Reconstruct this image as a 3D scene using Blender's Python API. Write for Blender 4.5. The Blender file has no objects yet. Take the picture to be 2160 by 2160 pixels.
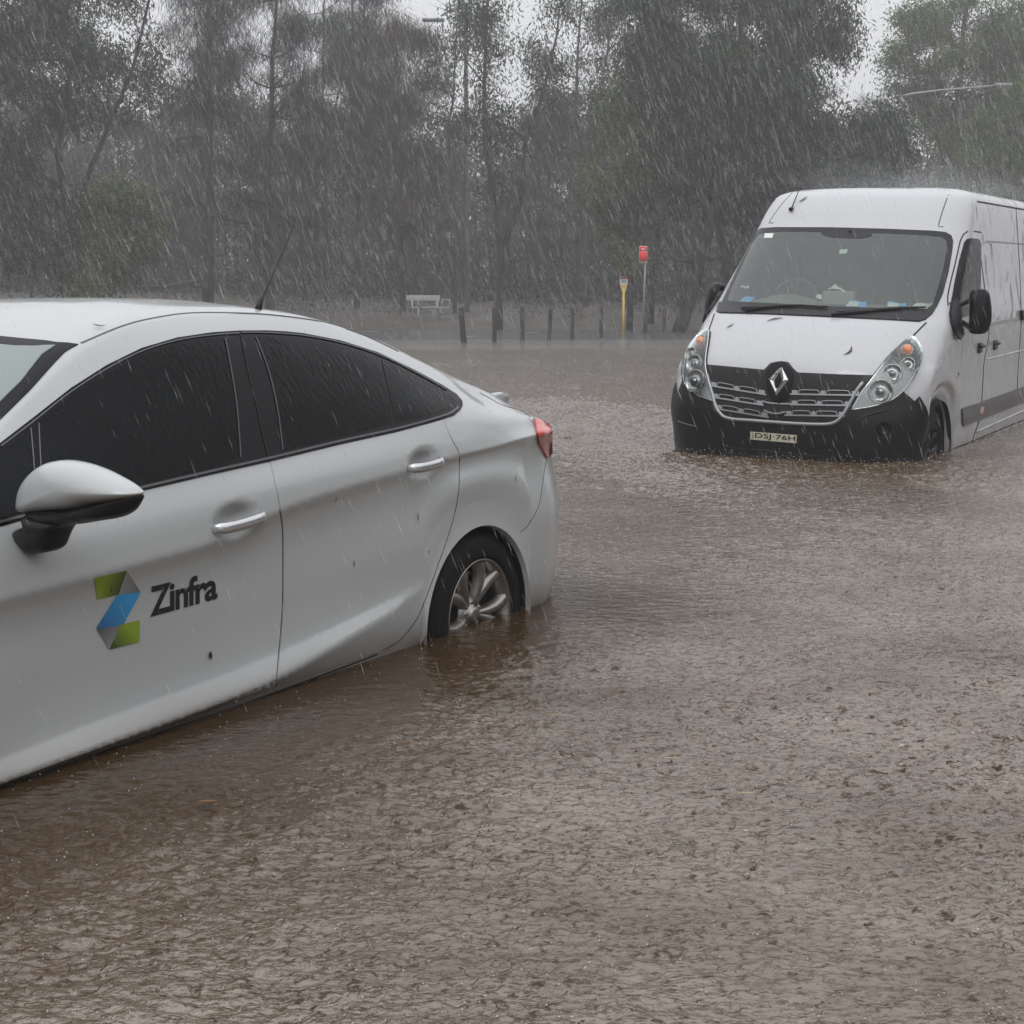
import bpy, bmesh, math, random
import numpy as np
from mathutils import Vector, Matrix
from mathutils.bvhtree import BVHTree
from mathutils.geometry import delaunay_2d_cdt
from mathutils.interpolate import poly_3d_calc

# ---------------------------------------------------------------- camera, world, light
sc = bpy.context.scene
col = sc.collection
FOC, HZN, CAMH = 3200.0, 625.0, 1.234          # focal length and horizon row in 2160-px units, camera height over the water
PITCH = math.atan((1080 - HZN) / FOC)
cam_data = bpy.data.cameras.new('camera')
cam = bpy.data.objects.new('camera', cam_data)
col.objects.link(cam)
cam.location = (0, 0, CAMH)
cam.rotation_euler = (math.pi / 2 - PITCH, 0, 0)
cam_data.sensor_width = 36
cam_data.lens = 36 * FOC / 2160
cam_data.clip_start = 0.1
cam_data.clip_end = 2000
sc.camera = cam

SUN_EL, SUN_ROT = math.radians(52), math.radians(200)
world = bpy.data.worlds.new("World")
sc.world = world
world.use_nodes = True
wn = world.node_tree
wn.nodes.clear()
w_out = wn.nodes.new('ShaderNodeOutputWorld')
w_bg = wn.nodes.new('ShaderNodeBackground')
w_sky = wn.nodes.new('ShaderNodeTexSky')
w_sky.sky_type = 'NISHITA'
w_sky.sun_disc = False
w_sky.sun_elevation = SUN_EL
w_sky.sun_rotation = SUN_ROT
w_sky.air_density = 1.0
w_sky.dust_density = 6.0
w_hs = wn.nodes.new('ShaderNodeHueSaturation')
w_hs.inputs['Saturation'].default_value = 0.10
w_mix = wn.nodes.new('ShaderNodeMixRGB')
w_mix.inputs['Fac'].default_value = 0.85
# overcast deck: brightest overhead, about half of that at the horizon
w_tc = wn.nodes.new('ShaderNodeTexCoord'); w_sep = wn.nodes.new('ShaderNodeSeparateXYZ')
w_mx = wn.nodes.new('ShaderNodeMath'); w_mx.operation = 'MAXIMUM'; w_mx.inputs[1].default_value = 0.0
w_ma = wn.nodes.new('ShaderNodeMath'); w_ma.operation = 'MULTIPLY_ADD'; w_ma.inputs[1].default_value = 0.52; w_ma.inputs[2].default_value = 0.48
w_col = wn.nodes.new('ShaderNodeVectorMath'); w_col.operation = 'SCALE'; w_col.inputs[0].default_value = (16.3, 16.4, 16.9)
wn.links.new(w_tc.outputs['Generated'], w_sep.inputs[0]); wn.links.new(w_sep.outputs['Z'], w_mx.inputs[0]); wn.links.new(w_mx.outputs[0], w_ma.inputs[0])
wn.links.new(w_ma.outputs[0], w_col.inputs['Scale']); wn.links.new(w_col.outputs[0], w_mix.inputs['Color2'])
w_bg.inputs['Strength'].default_value = 0.10
wn.links.new(w_sky.outputs[0], w_hs.inputs['Color'])
wn.links.new(w_hs.outputs[0], w_mix.inputs['Color1'])
wn.links.new(w_mix.outputs[0], w_bg.inputs['Color'])
wn.links.new(w_bg.outputs[0], w_out.inputs['Surface'])

sun_data = bpy.data.lights.new('sun', 'SUN')
sun_data.energy = 0.5
sun_data.angle = math.radians(25)
sun_data.color = (1.0, 0.97, 0.93)
sun = bpy.data.objects.new('sun', sun_data)
col.objects.link(sun)
sun.rotation_euler = (math.radians(38), 0, math.radians(-20))

sc.view_settings.view_transform = 'Standard'
sc.view_settings.look = 'None'
sc.view_settings.gamma = 1
sc.view_settings.exposure = 0.0
sc.render.engine = 'CYCLES'
cy = sc.cycles
cy.use_denoising = True
cy.denoiser = 'OPENIMAGEDENOISE'
cy.denoising_input_passes = 'RGB_ALBEDO_NORMAL'
cy.max_bounces = 6
cy.diffuse_bounces = 3
cy.glossy_bounces = 3
cy.transmission_bounces = 4
cy.volume_bounces = 2
cy.transparent_max_bounces = 8
cy.sample_clamp_indirect = 4
cy.caustics_reflective = False
cy.caustics_refractive = False

# ---------------------------------------------------------------- projection helpers (photo pixel <-> world)
CAM = Vector((0, 0, CAMH))
VR, VU, VW = Vector((1, 0, 0)), Vector((0, math.sin(PITCH), math.cos(PITCH))), Vector((0, math.cos(PITCH), -math.sin(PITCH)))
def ray(x, y):
    return VR * ((x - 1080) / FOC) - VU * ((y - 1080) / FOC) + VW
def at(x, y, D):
    """point seen at pixel (x, y), D metres ahead (world y = D)"""
    d = ray(x, y)
    return CAM + d * (D / d.y)
def on_z(x, y, z=0.0):
    d = ray(x, y)
    return CAM + d * ((z - CAMH) / d.z)

# ---------------------------------------------------------------- object helpers
def tag(o, label=None, cat=None, group=None, kind=None):
    if label: o['label'] = label
    if cat: o['category'] = cat
    if group: o['group'] = group
    if kind: o['kind'] = kind
    return o
def link(name, me, mats, parent=None):
    o = bpy.data.objects.new(name, me)
    col.objects.link(o)
    if mats is not None:
        for m in (mats if isinstance(mats, (list, tuple)) else [mats]):
            me.materials.append(m)
    if parent is not None:
        o.parent = parent
    return o
def empty(name, M):
    o = bpy.data.objects.new(name, None)
    col.objects.link(o)
    o.matrix_world = M
    o.empty_display_size = 0.2
    return o
def mesh_np(name, verts, faces, mats, parent=None, smooth=False, colors=None, mat_idx=None):
    """verts (n,3), faces (m,k) all with the same k"""
    verts = np.asarray(verts, dtype=np.float32); faces = np.asarray(faces, dtype=np.int32)
    me = bpy.data.meshes.new(name)
    k = faces.shape[1]
    me.vertices.add(len(verts)); me.vertices.foreach_set('co', verts.ravel())
    me.loops.add(faces.size); me.loops.foreach_set('vertex_index', faces.ravel())
    me.polygons.add(len(faces))
    me.polygons.foreach_set('loop_start', np.arange(0, faces.size, k, dtype=np.int32))
    me.polygons.foreach_set('use_smooth', np.full(len(faces), smooth, dtype=bool))
    if mat_idx is not None:
        me.polygons.foreach_set('material_index', np.asarray(mat_idx, dtype=np.int32))
    me.update(calc_edges=True)
    if colors is not None:
        a = me.color_attributes.new('tint', 'FLOAT_COLOR', 'POINT')
        c = np.ones((len(verts), 4), dtype=np.float32); c[:, :3] = colors
        a.data.foreach_set('color', c.ravel())
    return link(name, me, mats, parent)
def mesh_py(name, verts, faces, mats, parent=None, smooth=True, mat_idx=None):
    me = bpy.data.meshes.new(name)
    me.from_pydata([tuple(v) for v in verts], [], faces)
    me.validate()
    me.polygons.foreach_set('use_smooth', [smooth] * len(me.polygons))
    if mat_idx is not None and len(mat_idx) == len(me.polygons):
        me.polygons.foreach_set('material_index', mat_idx)
    me.update()
    return link(name, me, mats, parent)

class MB:
    """collects solids into one mesh"""
    def __init__(s): s.v, s.f = [], []
    def add(s, v, f):
        n = len(s.v); s.v += [tuple(p) for p in v]; s.f += [tuple(i + n for i in q) for q in f]; return s
    def box(s, c, d, R=None, bev=0.0):
        c = Vector(c); hx, hy, hz = d[0] / 2, d[1] / 2, d[2] / 2
        if bev <= 0:
            vs = [Vector((sx * hx, sy * hy, sz * hz)) for sx in (-1, 1) for sy in (-1, 1) for sz in (-1, 1)]
            fs = [(0, 1, 3, 2), (4, 6, 7, 5), (0, 4, 5, 1), (2, 3, 7, 6), (0, 2, 6, 4), (1, 5, 7, 3)]
        else:
            bm = bmesh.new(); bmesh.ops.create_cube(bm, size=1)
            for v in bm.verts: v.co = Vector((v.co.x * d[0], v.co.y * d[1], v.co.z * d[2]))
            bmesh.ops.bevel(bm, geom=bm.edges[:], offset=bev, segments=3, profile=0.5, affect='EDGES')
            bm.verts.index_update()
            vs = [v.co.copy() for v in bm.verts]; fs = [tuple(v.index for v in f.verts) for f in bm.faces]; bm.free()
        if R is not None: vs = [R @ v for v in vs]
        return s.add([c + v for v in vs], fs)
    def tube(s, pts, rad, n=8, cap=True):
        pts = [Vector(p) for p in pts]
        if not isinstance(rad, (list, tuple)): rad = [rad] * len(pts)
        vs, fs = [], []
        up = None
        for i, p in enumerate(pts):
            t = (pts[min(i + 1, len(pts) - 1)] - pts[max(i - 1, 0)])
            t = t.normalized() if t.length > 1e-9 else Vector((0, 0, 1))
            if up is None:
                up = t.orthogonal().normalized()
            else:
                up = (up - t * up.dot(t)); up = up.normalized() if up.length > 1e-6 else t.orthogonal().normalized()
            b = t.cross(up)
            for k in range(n):
                a = 2 * math.pi * k / n
                vs.append(p + (up * math.cos(a) + b * math.sin(a)) * rad[i])
        for i in range(len(pts) - 1):
            for k in range(n):
                a, b_ = i * n + k, i * n + (k + 1) % n
                fs.append((a, b_, b_ + n, a + n))
        if cap:
            fs.append(tuple(reversed(range(n)))); fs.append(tuple(range((len(pts) - 1) * n, len(pts) * n)))
        return s.add(vs, fs)
    def lathe(s, prof, M, n=48, a0=0, a1=2 * math.pi):
        """prof list of (r, h): r round the local Z axis of M"""
        full = abs(a1 - a0 - 2 * math.pi) < 1e-6
        m = n if full else n + 1
        vs = []
        for i in range(m):
            a = a0 + (a1 - a0) * i / n
            for r, h in prof: vs.append(M @ Vector((r * math.cos(a), r * math.sin(a), h)))
        k = len(prof); fs = []
        for i in range(n):
            j = (i + 1) % m
            for q in range(k - 1): fs.append((i * k + q, j * k + q, j * k + q + 1, i * k + q + 1))
        return s.add(vs, fs)
    def build(s, name, mat, parent=None, smooth=True):
        return mesh_py(name, s.v, s.f, mat, parent, smooth)

def pchip(xs, ys):
    xs = np.array(xs, float); ys = np.array(ys, float)
    if xs[0] > xs[-1]: xs, ys = xs[::-1], ys[::-1]
    h = np.diff(xs); d = np.diff(ys) / h
    m = np.zeros_like(ys); m[0], m[-1] = d[0], d[-1]
    for i in range(1, len(xs) - 1):
        if d[i - 1] * d[i] > 0:
            w1, w2 = 2 * h[i] + h[i - 1], h[i] + 2 * h[i - 1]
            m[i] = (w1 + w2) / (w1 / d[i - 1] + w2 / d[i])
    def f(x):
        x = np.clip(np.asarray(x, float), xs[0], xs[-1])
        i = np.clip(np.searchsorted(xs, x) - 1, 0, len(xs) - 2)
        t = (x - xs[i]) / h[i]
        return (ys[i] * (1 + 2 * t) * (1 - t) ** 2 + m[i] * h[i] * t * (1 - t) ** 2 + ys[i + 1] * t * t * (3 - 2 * t) + m[i + 1] * h[i] * t * t * (t - 1))
    return f

# ---------------------------------------------------------------- materials
def new_mat(name):
    m = bpy.data.materials.new(name); m.use_nodes = True
    nt = m.node_tree; b = nt.nodes['Principled BSDF']
    return m, nt, b
def setp(b, **k):
    names = {'base': 'Base Color', 'rough': 'Roughness', 'metal': 'Metallic', 'coat': 'Coat Weight', 'coatr': 'Coat Roughness', 'ior': 'IOR', 'trans': 'Transmission Weight', 'spec': 'Specular IOR Level', 'alpha': 'Alpha', 'emis': 'Emission Color', 'emis_s': 'Emission Strength'}
    for a, v in k.items():
        if a in ('base', 'emis'): v = (*v, 1)
        b.inputs[names[a]].default_value = v
def simple(name, base, rough=0.5, metal=0.0, noise=0.0, nscale=30, bump=0.0, bscale=60, **k):
    m, nt, b = new_mat(name); setp(b, base=base, rough=rough, metal=metal, **k)
    if noise > 0 or bump > 0:
        tc = nt.nodes.new('ShaderNodeTexCoord')
        if noise > 0:
            n = nt.nodes.new('ShaderNodeTexNoise'); n.inputs['Scale'].default_value = nscale; n.inputs['Detail'].default_value = 6
            r = nt.nodes.new('ShaderNodeMapRange'); r.inputs['To Min'].default_value = 1 - noise; r.inputs['To Max'].default_value = 1 + noise
            mx = nt.nodes.new('ShaderNodeMixRGB'); mx.blend_type = 'MULTIPLY'; mx.inputs['Fac'].default_value = 1; mx.inputs['Color1'].default_value = (*base, 1)
            nt.links.new(tc.outputs['Object'], n.inputs['Vector']); nt.links.new(n.outputs['Fac'], r.inputs['Value'])
            nt.links.new(r.outputs[0], mx.inputs['Color2']); nt.links.new(mx.outputs[0], b.inputs['Base Color'])
        if bump > 0:
            n2 = nt.nodes.new('ShaderNodeTexNoise'); n2.inputs['Scale'].default_value = bscale; n2.inputs['Detail'].default_value = 4
            bp = nt.nodes.new('ShaderNodeBump'); bp.inputs['Strength'].default_value = bump; bp.inputs['Distance'].default_value = 0.01
            nt.links.new(tc.outputs['Object'], n2.inputs['Vector']); nt.links.new(n2.outputs['Fac'], bp.inputs['Height']); nt.links.new(bp.outputs[0], b.inputs['Normal'])
    return m

def paint(name, base, wet=0.35, grime=0.55, level=0.30, wave=0.0):
    """white car paint, wet: beads of water in the coat, thin road film low down"""
    m, nt, b = new_mat(name)
    setp(b, base=base, rough=0.38, coat=0.8, coatr=0.05, spec=0.4)
    tc = nt.nodes.new('ShaderNodeTexCoord')
    n = nt.nodes.new('ShaderNodeTexNoise'); n.inputs['Scale'].default_value = 2.2; n.inputs['Detail'].default_value = 8; n.inputs['Roughness'].default_value = 0.65
    sep = nt.nodes.new('ShaderNodeSeparateXYZ')
    mr = nt.nodes.new('ShaderNodeMapRange'); mr.inputs['From Min'].default_value = level + 0.0; mr.inputs['From Max'].default_value = level + 0.13
    mr.inputs['To Min'].default_value = 1.0; mr.inputs['To Max'].default_value = 0.0
    mul = nt.nodes.new('ShaderNodeMath'); mul.operation = 'MULTIPLY'
    mul2 = nt.nodes.new('ShaderNodeMath'); mul2.operation = 'MULTIPLY'; mul2.inputs[1].default_value = grime * 2
    mx = nt.nodes.new('ShaderNodeMixRGB'); mx.inputs['Color1'].default_value = (*base, 1); mx.inputs['Color2'].default_value = (0.16, 0.12, 0.08, 1)
    L = nt.links.new
    L(tc.outputs['Object'], n.inputs['Vector']); L(tc.outputs['Object'], sep.inputs[0]); L(sep.outputs['Z'], mr.inputs['Value'])
    L(mr.outputs[0], mul.inputs[0]); L(n.outputs['Fac'], mul.inputs[1]); L(mul.outputs[0], mul2.inputs[0]); L(mul2.outputs[0], mx.inputs['Fac']); L(mx.outputs[0], b.inputs['Base Color'])
    v = nt.nodes.new('ShaderNodeTexVoronoi'); v.inputs['Scale'].default_value = 85; v.inputs['Randomness'].default_value = 1
    cr = nt.nodes.new('ShaderNodeMapRange'); cr.inputs['From Min'].default_value = 0.0; cr.inputs['From Max'].default_value = 0.33; cr.inputs['To Min'].default_value = 1; cr.inputs['To Max'].default_value = 0
    n3 = nt.nodes.new('ShaderNodeTexNoise'); n3.inputs['Scale'].default_value = 9; n3.inputs['Detail'].default_value = 3
    th = nt.nodes.new('ShaderNodeMapRange'); th.inputs['From Min'].default_value = 0.5; th.inputs['From Max'].default_value = 0.62
    mm = nt.nodes.new('ShaderNodeMath'); mm.operation = 'MULTIPLY'
    bp = nt.nodes.new('ShaderNodeBump'); bp.inputs['Strength'].default_value = wet; bp.inputs['Distance'].default_value = 0.004
    L(tc.outputs['Object'], v.inputs['Vector']); L(tc.outputs['Object'], n3.inputs['Vector']); L(v.outputs['Distance'], cr.inputs['Value']); L(n3.outputs['Fac'], th.inputs['Value'])
    L(cr.outputs[0], mm.inputs[0]); L(th.outputs[0], mm.inputs[1]); L(mm.outputs[0], bp.inputs['Height']); L(bp.outputs[0], b.inputs['Coat Normal'])
    if wave:
        nw = nt.nodes.new('ShaderNodeTexNoise'); nw.inputs['Scale'].default_value = 2.6; nw.inputs['Detail'].default_value = 2; nw.inputs['Distortion'].default_value = .6
        bw = nt.nodes.new('ShaderNodeBump'); bw.inputs['Strength'].default_value = 1; bw.inputs['Distance'].default_value = wave
        L(tc.outputs['Object'], nw.inputs['Vector']); L(nw.outputs['Fac'], bw.inputs['Height']); L(bw.outputs[0], bp.inputs['Normal'])
    return m

M = {}
M['car_paint'] = paint('white_car_paint', (0.465, 0.485, 0.49))
M['van_paint'] = paint('white_van_paint', (0.48, 0.49, 0.51), grime=0.6, level=.33, wave=.03)
M['black_plastic'] = simple('black_plastic', (0.010, 0.010, 0.0115), 0.36, noise=0.2, bump=0.08, spec=0.3)
M['black_gloss'] = simple('black_gloss', (0.010, 0.010, 0.012), 0.15, ior=1.22)
M['gap_soft'] = simple('panel_gap_edge', (0.10, 0.10, 0.10), 0.5)
M['seam'] = simple('panel_gap', (0.006, 0.006, 0.006), 0.7)
M['rubber'] = simple('tyre_rubber', (0.007, 0.007, 0.008), 0.7, bump=0.2, spec=0.25)
M['liner'] = simple('wheel_liner', (0.006, 0.006, 0.006), 0.9)
M['tint'] = simple('tinted_glass', (0.005, 0.006, 0.0065), 0.04, ior=1.2)
def streaks(m, dist=.0012):
    nt = m.node_tree; b = nt.nodes['Principled BSDF']; tc = nt.nodes.new('ShaderNodeTexCoord'); mp = nt.nodes.new('ShaderNodeMapping'); mp.inputs['Scale'].default_value = (60, 60, 9)
    n = nt.nodes.new('ShaderNodeTexNoise'); n.inputs['Scale'].default_value = 1; n.inputs['Detail'].default_value = 3; bp = nt.nodes.new('ShaderNodeBump'); bp.inputs['Strength'].default_value = .6; bp.inputs['Distance'].default_value = dist
    L = nt.links.new; L(tc.outputs['Object'], mp.inputs[0]); L(mp.outputs[0], n.inputs['Vector']); L(n.outputs['Fac'], bp.inputs['Height']); L(bp.outputs[0], b.inputs['Normal'])
streaks(M['tint'], .006)
M['alloy'] = simple('alloy', (0.32, 0.30, 0.28), 0.28, 0.85, noise=0.15)
M['chrome'] = simple('chrome', (0.75, 0.76, 0.78), 0.08, 1.0)
M['silver'] = simple('silver_plastic', (0.36, 0.37, 0.39), 0.35, 0.5)
M['trim_line'] = simple('window_moulding', (0.10, 0.10, 0.105), 0.25, 0.4)
M['handle'] = simple('bright_handle', (0.62, 0.63, 0.64), 0.22, 0.75)
M['mirror_glass'] = simple('mirror_glass', (0.6, 0.62, 0.64), 0.03, 1.0)
M['tail_red'] = simple('tail_lamp_red', (0.30, 0.012, 0.012), 0.10, coat=1.0)
M['tail_light_red'] = simple('tail_lamp_bright_red', (0.75, 0.07, 0.05), 0.12, coat=1.0)
M['amber'] = simple('amber_lens', (0.75, 0.22, 0.06), 0.15, coat=1.0)
M['dash'] = simple('dashboard_grey', (0.16, 0.18, 0.17), 0.6, noise=0.1)
M['dash_dark'] = simple('cab_dark', (0.03, 0.035, 0.035), 0.7)
M['bulkhead'] = simple('cab_bulkhead', (0.13, 0.15, 0.155), 0.6, noise=0.15, nscale=4)
M['seat'] = simple('seat_cloth', (0.05, 0.055, 0.06), 0.9, noise=0.2)
M['paper'] = simple('white_paper', (0.72, 0.76, 0.74), 0.7)
M['paper_blue'] = simple('blue_paper', (0.12, 0.45, 0.85), 0.6)
M['card'] = simple('tissue_box_card', (0.33, 0.35, 0.34), 0.6, noise=0.2, nscale=60)
M['plate'] = simple('plate_cream', (0.62, 0.60, 0.47), 0.4)
M['ink'] = simple('black_ink', (0.01, 0.01, 0.012), 0.4)
M['wood_post'] = simple('weathered_post', (0.030, 0.026, 0.024), 0.8, noise=0.4, nscale=8, bump=0.4, bscale=30)
M['bench_metal'] = simple('pale_metal', (0.46, 0.47, 0.44), 0.45, 0.2, noise=0.1)
M['yellow'] = simple('yellow_post', (0.62, 0.42, 0.09), 0.5, noise=0.15)
M['red_sign'] = simple('red_sign', (0.85, 0.02, 0.02), 0.6, spec=.2)
M['white_sign'] = simple('white_sign', (0.7, 0.7, 0.68), 0.45)
M['galv'] = simple('galvanised_steel', (0.26, 0.27, 0.28), 0.45, 0.5)
M['lampgrey'] = simple('lamp_grey', (0.22, 0.23, 0.24), 0.4, 0.2)
M['line_paint'] = simple('road_line', (0.6, 0.6, 0.58), 0.5, noise=0.2)
M['dead_leaf'] = simple('brown_leaf', (0.17, 0.09, 0.04), 0.4)
M['dark_leaf'] = simple('dark_leaf', (0.03, 0.025, 0.012), 0.4)
M['pale_leaf'] = simple('pale_leaf', (0.42, 0.34, 0.18), 0.4)
M['splash'] = simple('splash_water', (0.55, 0.55, 0.55), 0.08, ior=1.33, spec=0.8)

def glass(name, tintc, reflect=0.0):
    m = bpy.data.materials.new(name); m.use_nodes = True; nt = m.node_tree; nt.nodes.clear()
    o = nt.nodes.new('ShaderNodeOutputMaterial'); t = nt.nodes.new('ShaderNodeBsdfTransparent'); t.inputs[0].default_value = (*tintc, 1)
    g = nt.nodes.new('ShaderNodeBsdfGlossy'); g.inputs['Roughness'].default_value = 0.03; g.inputs['Color'].default_value = (0.9, 0.95, 0.93, 1)
    f = nt.nodes.new('ShaderNodeFresnel'); f.inputs['IOR'].default_value = 1.5
    a = nt.nodes.new('ShaderNodeMath'); a.operation = 'ADD'; a.inputs[1].default_value = reflect; a.use_clamp = True
    mx = nt.nodes.new('ShaderNodeMixShader'); L = nt.links.new
    L(f.outputs[0], a.inputs[0]); L(a.outputs[0], mx.inputs[0]); L(t.outputs[0], mx.inputs[1]); L(g.outputs[0], mx.inputs[2]); L(mx.outputs[0], o.inputs[0])
    return m
M['screen'] = glass('windscreen_glass', (0.72, 0.80, 0.77), 0.06)
M['bowl'] = simple('lamp_bowl_chrome', (0.34, 0.35, 0.35), 0.22, 1.0, bump=.5, bscale=30)
M['clear'] = glass('clear_lens', (0.95, 0.96, 0.96), 0.02)

def leaf_mat(name, c1, c2, transl=0.35):
    m = bpy.data.materials.new(name); m.use_nodes = True; nt = m.node_tree; nt.nodes.clear(); L = nt.links.new
    o = nt.nodes.new('ShaderNodeOutputMaterial'); at_ = nt.nodes.new('ShaderNodeVertexColor'); at_.layer_name = 'tint'
    mx = nt.nodes.new('ShaderNodeMixRGB'); mx.inputs['Color1'].default_value = (*c1, 1); mx.inputs['Color2'].default_value = (*c2, 1)
    d = nt.nodes.new('ShaderNodeBsdfDiffuse'); t = nt.nodes.new('ShaderNodeBsdfTranslucent'); s = nt.nodes.new('ShaderNodeMixShader'); s.inputs[0].default_value = transl
    sep = nt.nodes.new('ShaderNodeSeparateColor')
    L(at_.outputs['Color'], sep.inputs[0]); L(sep.outputs[0], mx.inputs['Fac']); L(mx.outputs[0], d.inputs[0]); L(mx.outputs[0], t.inputs[0])
    L(d.outputs[0], s.inputs[1]); L(t.outputs[0], s.inputs[2]); L(s.outputs[0], o.inputs[0])
    return m
M['leaf_dark'] = leaf_mat('dark_gum_leaves', (0.011, 0.020, 0.008), (0.060, 0.085, 0.030))
M['leaf_pale'] = leaf_mat('pale_gum_leaves', (0.050, 0.072, 0.022), (0.17, 0.21, 0.065))
M['leaf_casu'] = leaf_mat('grey_green_needles', (0.014, 0.020, 0.015), (0.055, 0.065, 0.048))
M['leaf_red'] = leaf_mat('reddish_needles', (0.045, 0.032, 0.025), (0.12, 0.085, 0.065))
M['leaf_far'] = leaf_mat('far_foliage', (0.026, 0.027, 0.024), (0.085, 0.080, 0.070), .2)
M['bark'] = simple('grey_bark', (0.035, 0.029, 0.026), 0.9, noise=0.35, nscale=6, bump=0.5, bscale=12)
M['bark_dark'] = simple('dark_bark', (0.016, 0.013, 0.012), 0.9, noise=0.35, nscale=6, bump=0.5, bscale=12)

def rain_mat():
    m = bpy.data.materials.new('falling_rain'); m.use_nodes = True; nt = m.node_tree; nt.nodes.clear(); L = nt.links.new
    o = nt.nodes.new('ShaderNodeOutputMaterial'); t = nt.nodes.new('ShaderNodeBsdfTransparent')
    d = nt.nodes.new('ShaderNodeBsdfTranslucent'); d.inputs[0].default_value = (0.9, 0.92, 0.93, 1)
    d2 = nt.nodes.new('ShaderNodeBsdfDiffuse'); d2.inputs[0].default_value = (0.9, 0.92, 0.93, 1)
    s1 = nt.nodes.new('ShaderNodeMixShader'); s1.inputs[0].default_value = 0.5
    s2 = nt.nodes.new('ShaderNodeMixShader'); s2.inputs[0].default_value = 0.21
    L(d.outputs[0], s1.inputs[1]); L(d2.outputs[0], s1.inputs[2]); L(t.outputs[0], s2.inputs[1]); L(s1.outputs[0], s2.inputs[2]); L(s2.outputs[0], o.inputs[0])
    return m
M['rain'] = rain_mat()

def water_mat():
    m, nt, b = new_mat('muddy_flood_water'); L = nt.links.new
    setp(b, base=(0.070, 0.045, 0.028), rough=0.045, ior=2.0, spec=0.5)
    tc = nt.nodes.new('ShaderNodeTexCoord')
    def mapping(sx, sy, rot=0):
        mp = nt.nodes.new('ShaderNodeMapping'); mp.inputs['Scale'].default_value = (sx, sy, 1); mp.inputs['Rotation'].default_value = (0, 0, rot)
        L(tc.outputs['Object'], mp.inputs['Vector']); return mp
    def noise(mp, scale, detail, rough=0.55, dist=0.0):
        n = nt.nodes.new('ShaderNodeTexNoise'); n.inputs['Scale'].default_value = scale; n.inputs['Detail'].default_value = detail
        n.inputs['Roughness'].default_value = rough; n.inputs['Distortion'].default_value = dist
        L(mp.outputs[0], n.inputs['Vector']); return n.outputs['Fac']
    def math_(op, a, bb=None, c=None):
        n = nt.nodes.new('ShaderNodeMath'); n.operation = op
        for i, v in enumerate((a, bb, c)):
            if v is None: continue
            if isinstance(v, (int, float)): n.inputs[i].default_value = v
            else: L(v, n.inputs[i])
        return n.outputs[0]
    m1 = mapping(0.72, 1.0, 0.25)
    fine = noise(m1, 46, 3, 0.6, 0.6)
    mid = noise(m1, 15, 3, 0.55, 0.8)
    big = noise(m1, 2.2, 3, 0.5)
    patchy = noise(m1, 0.55, 3, 0.55)
    # rings spreading from drops that have just hit
    def rings(scale, freq, seed):
        mp = nt.nodes.new('ShaderNodeMapping'); mp.inputs['Location'].default_value = (seed, seed * 1.7, 0)
        L(tc.outputs['Object'], mp.inputs['Vector'])
        v = nt.nodes.new('ShaderNodeTexVoronoi'); v.voronoi_dimensions = '2D'; v.inputs['Scale'].default_value = scale; v.inputs['Randomness'].default_value = 1
        L(mp.outputs[0], v.inputs['Vector'])
        sepc = nt.nodes.new('ShaderNodeSeparateColor'); L(v.outputs['Color'], sepc.inputs[0])
        d = v.outputs['Distance']
        r0 = math_('MULTIPLY', sepc.outputs[0], 0.42)
        dd = math_('SUBTRACT', d, r0)
        env = math_('EXPONENT', math_('MULTIPLY', math_('MULTIPLY', dd, dd), -160))
        w = math_('COSINE', math_('MULTIPLY', dd, freq))
        return math_('MULTIPLY', env, w)
    r1 = rings(9.0, 55, 3.1); r2 = rings(20.0, 40, 7.7)
    # craters / upthrown caps where drops land: small steep pits
    vp = nt.nodes.new('ShaderNodeTexVoronoi'); vp.voronoi_dimensions = '2D'; vp.inputs['Scale'].default_value = 17; vp.inputs['Randomness'].default_value = 1
    L(tc.outputs['Object'], vp.inputs['Vector'])
    spc = nt.nodes.new('ShaderNodeSeparateColor'); L(vp.outputs['Color'], spc.inputs[0])
    on = math_('GREATER_THAN', spc.outputs[1], 0.45)
    pit = math_('MULTIPLY', math_('EXPONENT', math_('MULTIPLY', math_('MULTIPLY', vp.outputs['Distance'], vp.outputs['Distance']), -60)), on)
    h = math_('MULTIPLY', fine, 0.75)
    h = math_('ADD', h, math_('MULTIPLY', mid, 0.9))
    h = math_('ADD', h, math_('MULTIPLY', big, 0.8))
    h = math_('ADD', h, math_('MULTIPLY', r1, 0.10))
    h = math_('ADD', h, math_('MULTIPLY', r2, 0.08))
    h = math_('ADD', h, math_('MULTIPLY', pit, 0.35))
    bp = nt.nodes.new('ShaderNodeBump'); bp.inputs['Strength'].default_value = 1.0; bp.inputs['Distance'].default_value = 0.012
    L(bp.outputs[0], b.inputs['Normal'])
    # sky sheen and slight froth painted into colour and IOR; dark pits for steep facets
    mp3 = mapping(0.42, 1.0, 0.12)
    froth_sheen = noise(mp3, 95, 4, 0.62, 0.7)
    fr = nt.nodes.new('ShaderNodeMapRange'); fr.inputs['From Min'].default_value = 0.33; fr.inputs['From Max'].default_value = 0.52
    L(froth_sheen, fr.inputs['Value'])
    clump = noise(m1, 1.6, 4, 0.6)
    cl = nt.nodes.new('ShaderNodeMapRange'); cl.inputs['From Min'].default_value = 0.30; cl.inputs['From Max'].default_value = 0.62; cl.inputs['To Min'].default_value = 0.45; cl.inputs['To Max'].default_value = 1.0
    L(clump, cl.inputs['Value'])
    mp4 = mapping(0.8, 1.0, -0.3)
    clump2 = noise(mapping(0.6, 1.0, 0.5), 2.6, 5, 0.65)
    pits = noise(mp4, 37, 3, 0.6, 0.9)
    hole = nt.nodes.new('ShaderNodeMapRange'); hole.inputs['From Min'].default_value = 0.32; hole.inputs['From Max'].default_value = 0.41
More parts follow.
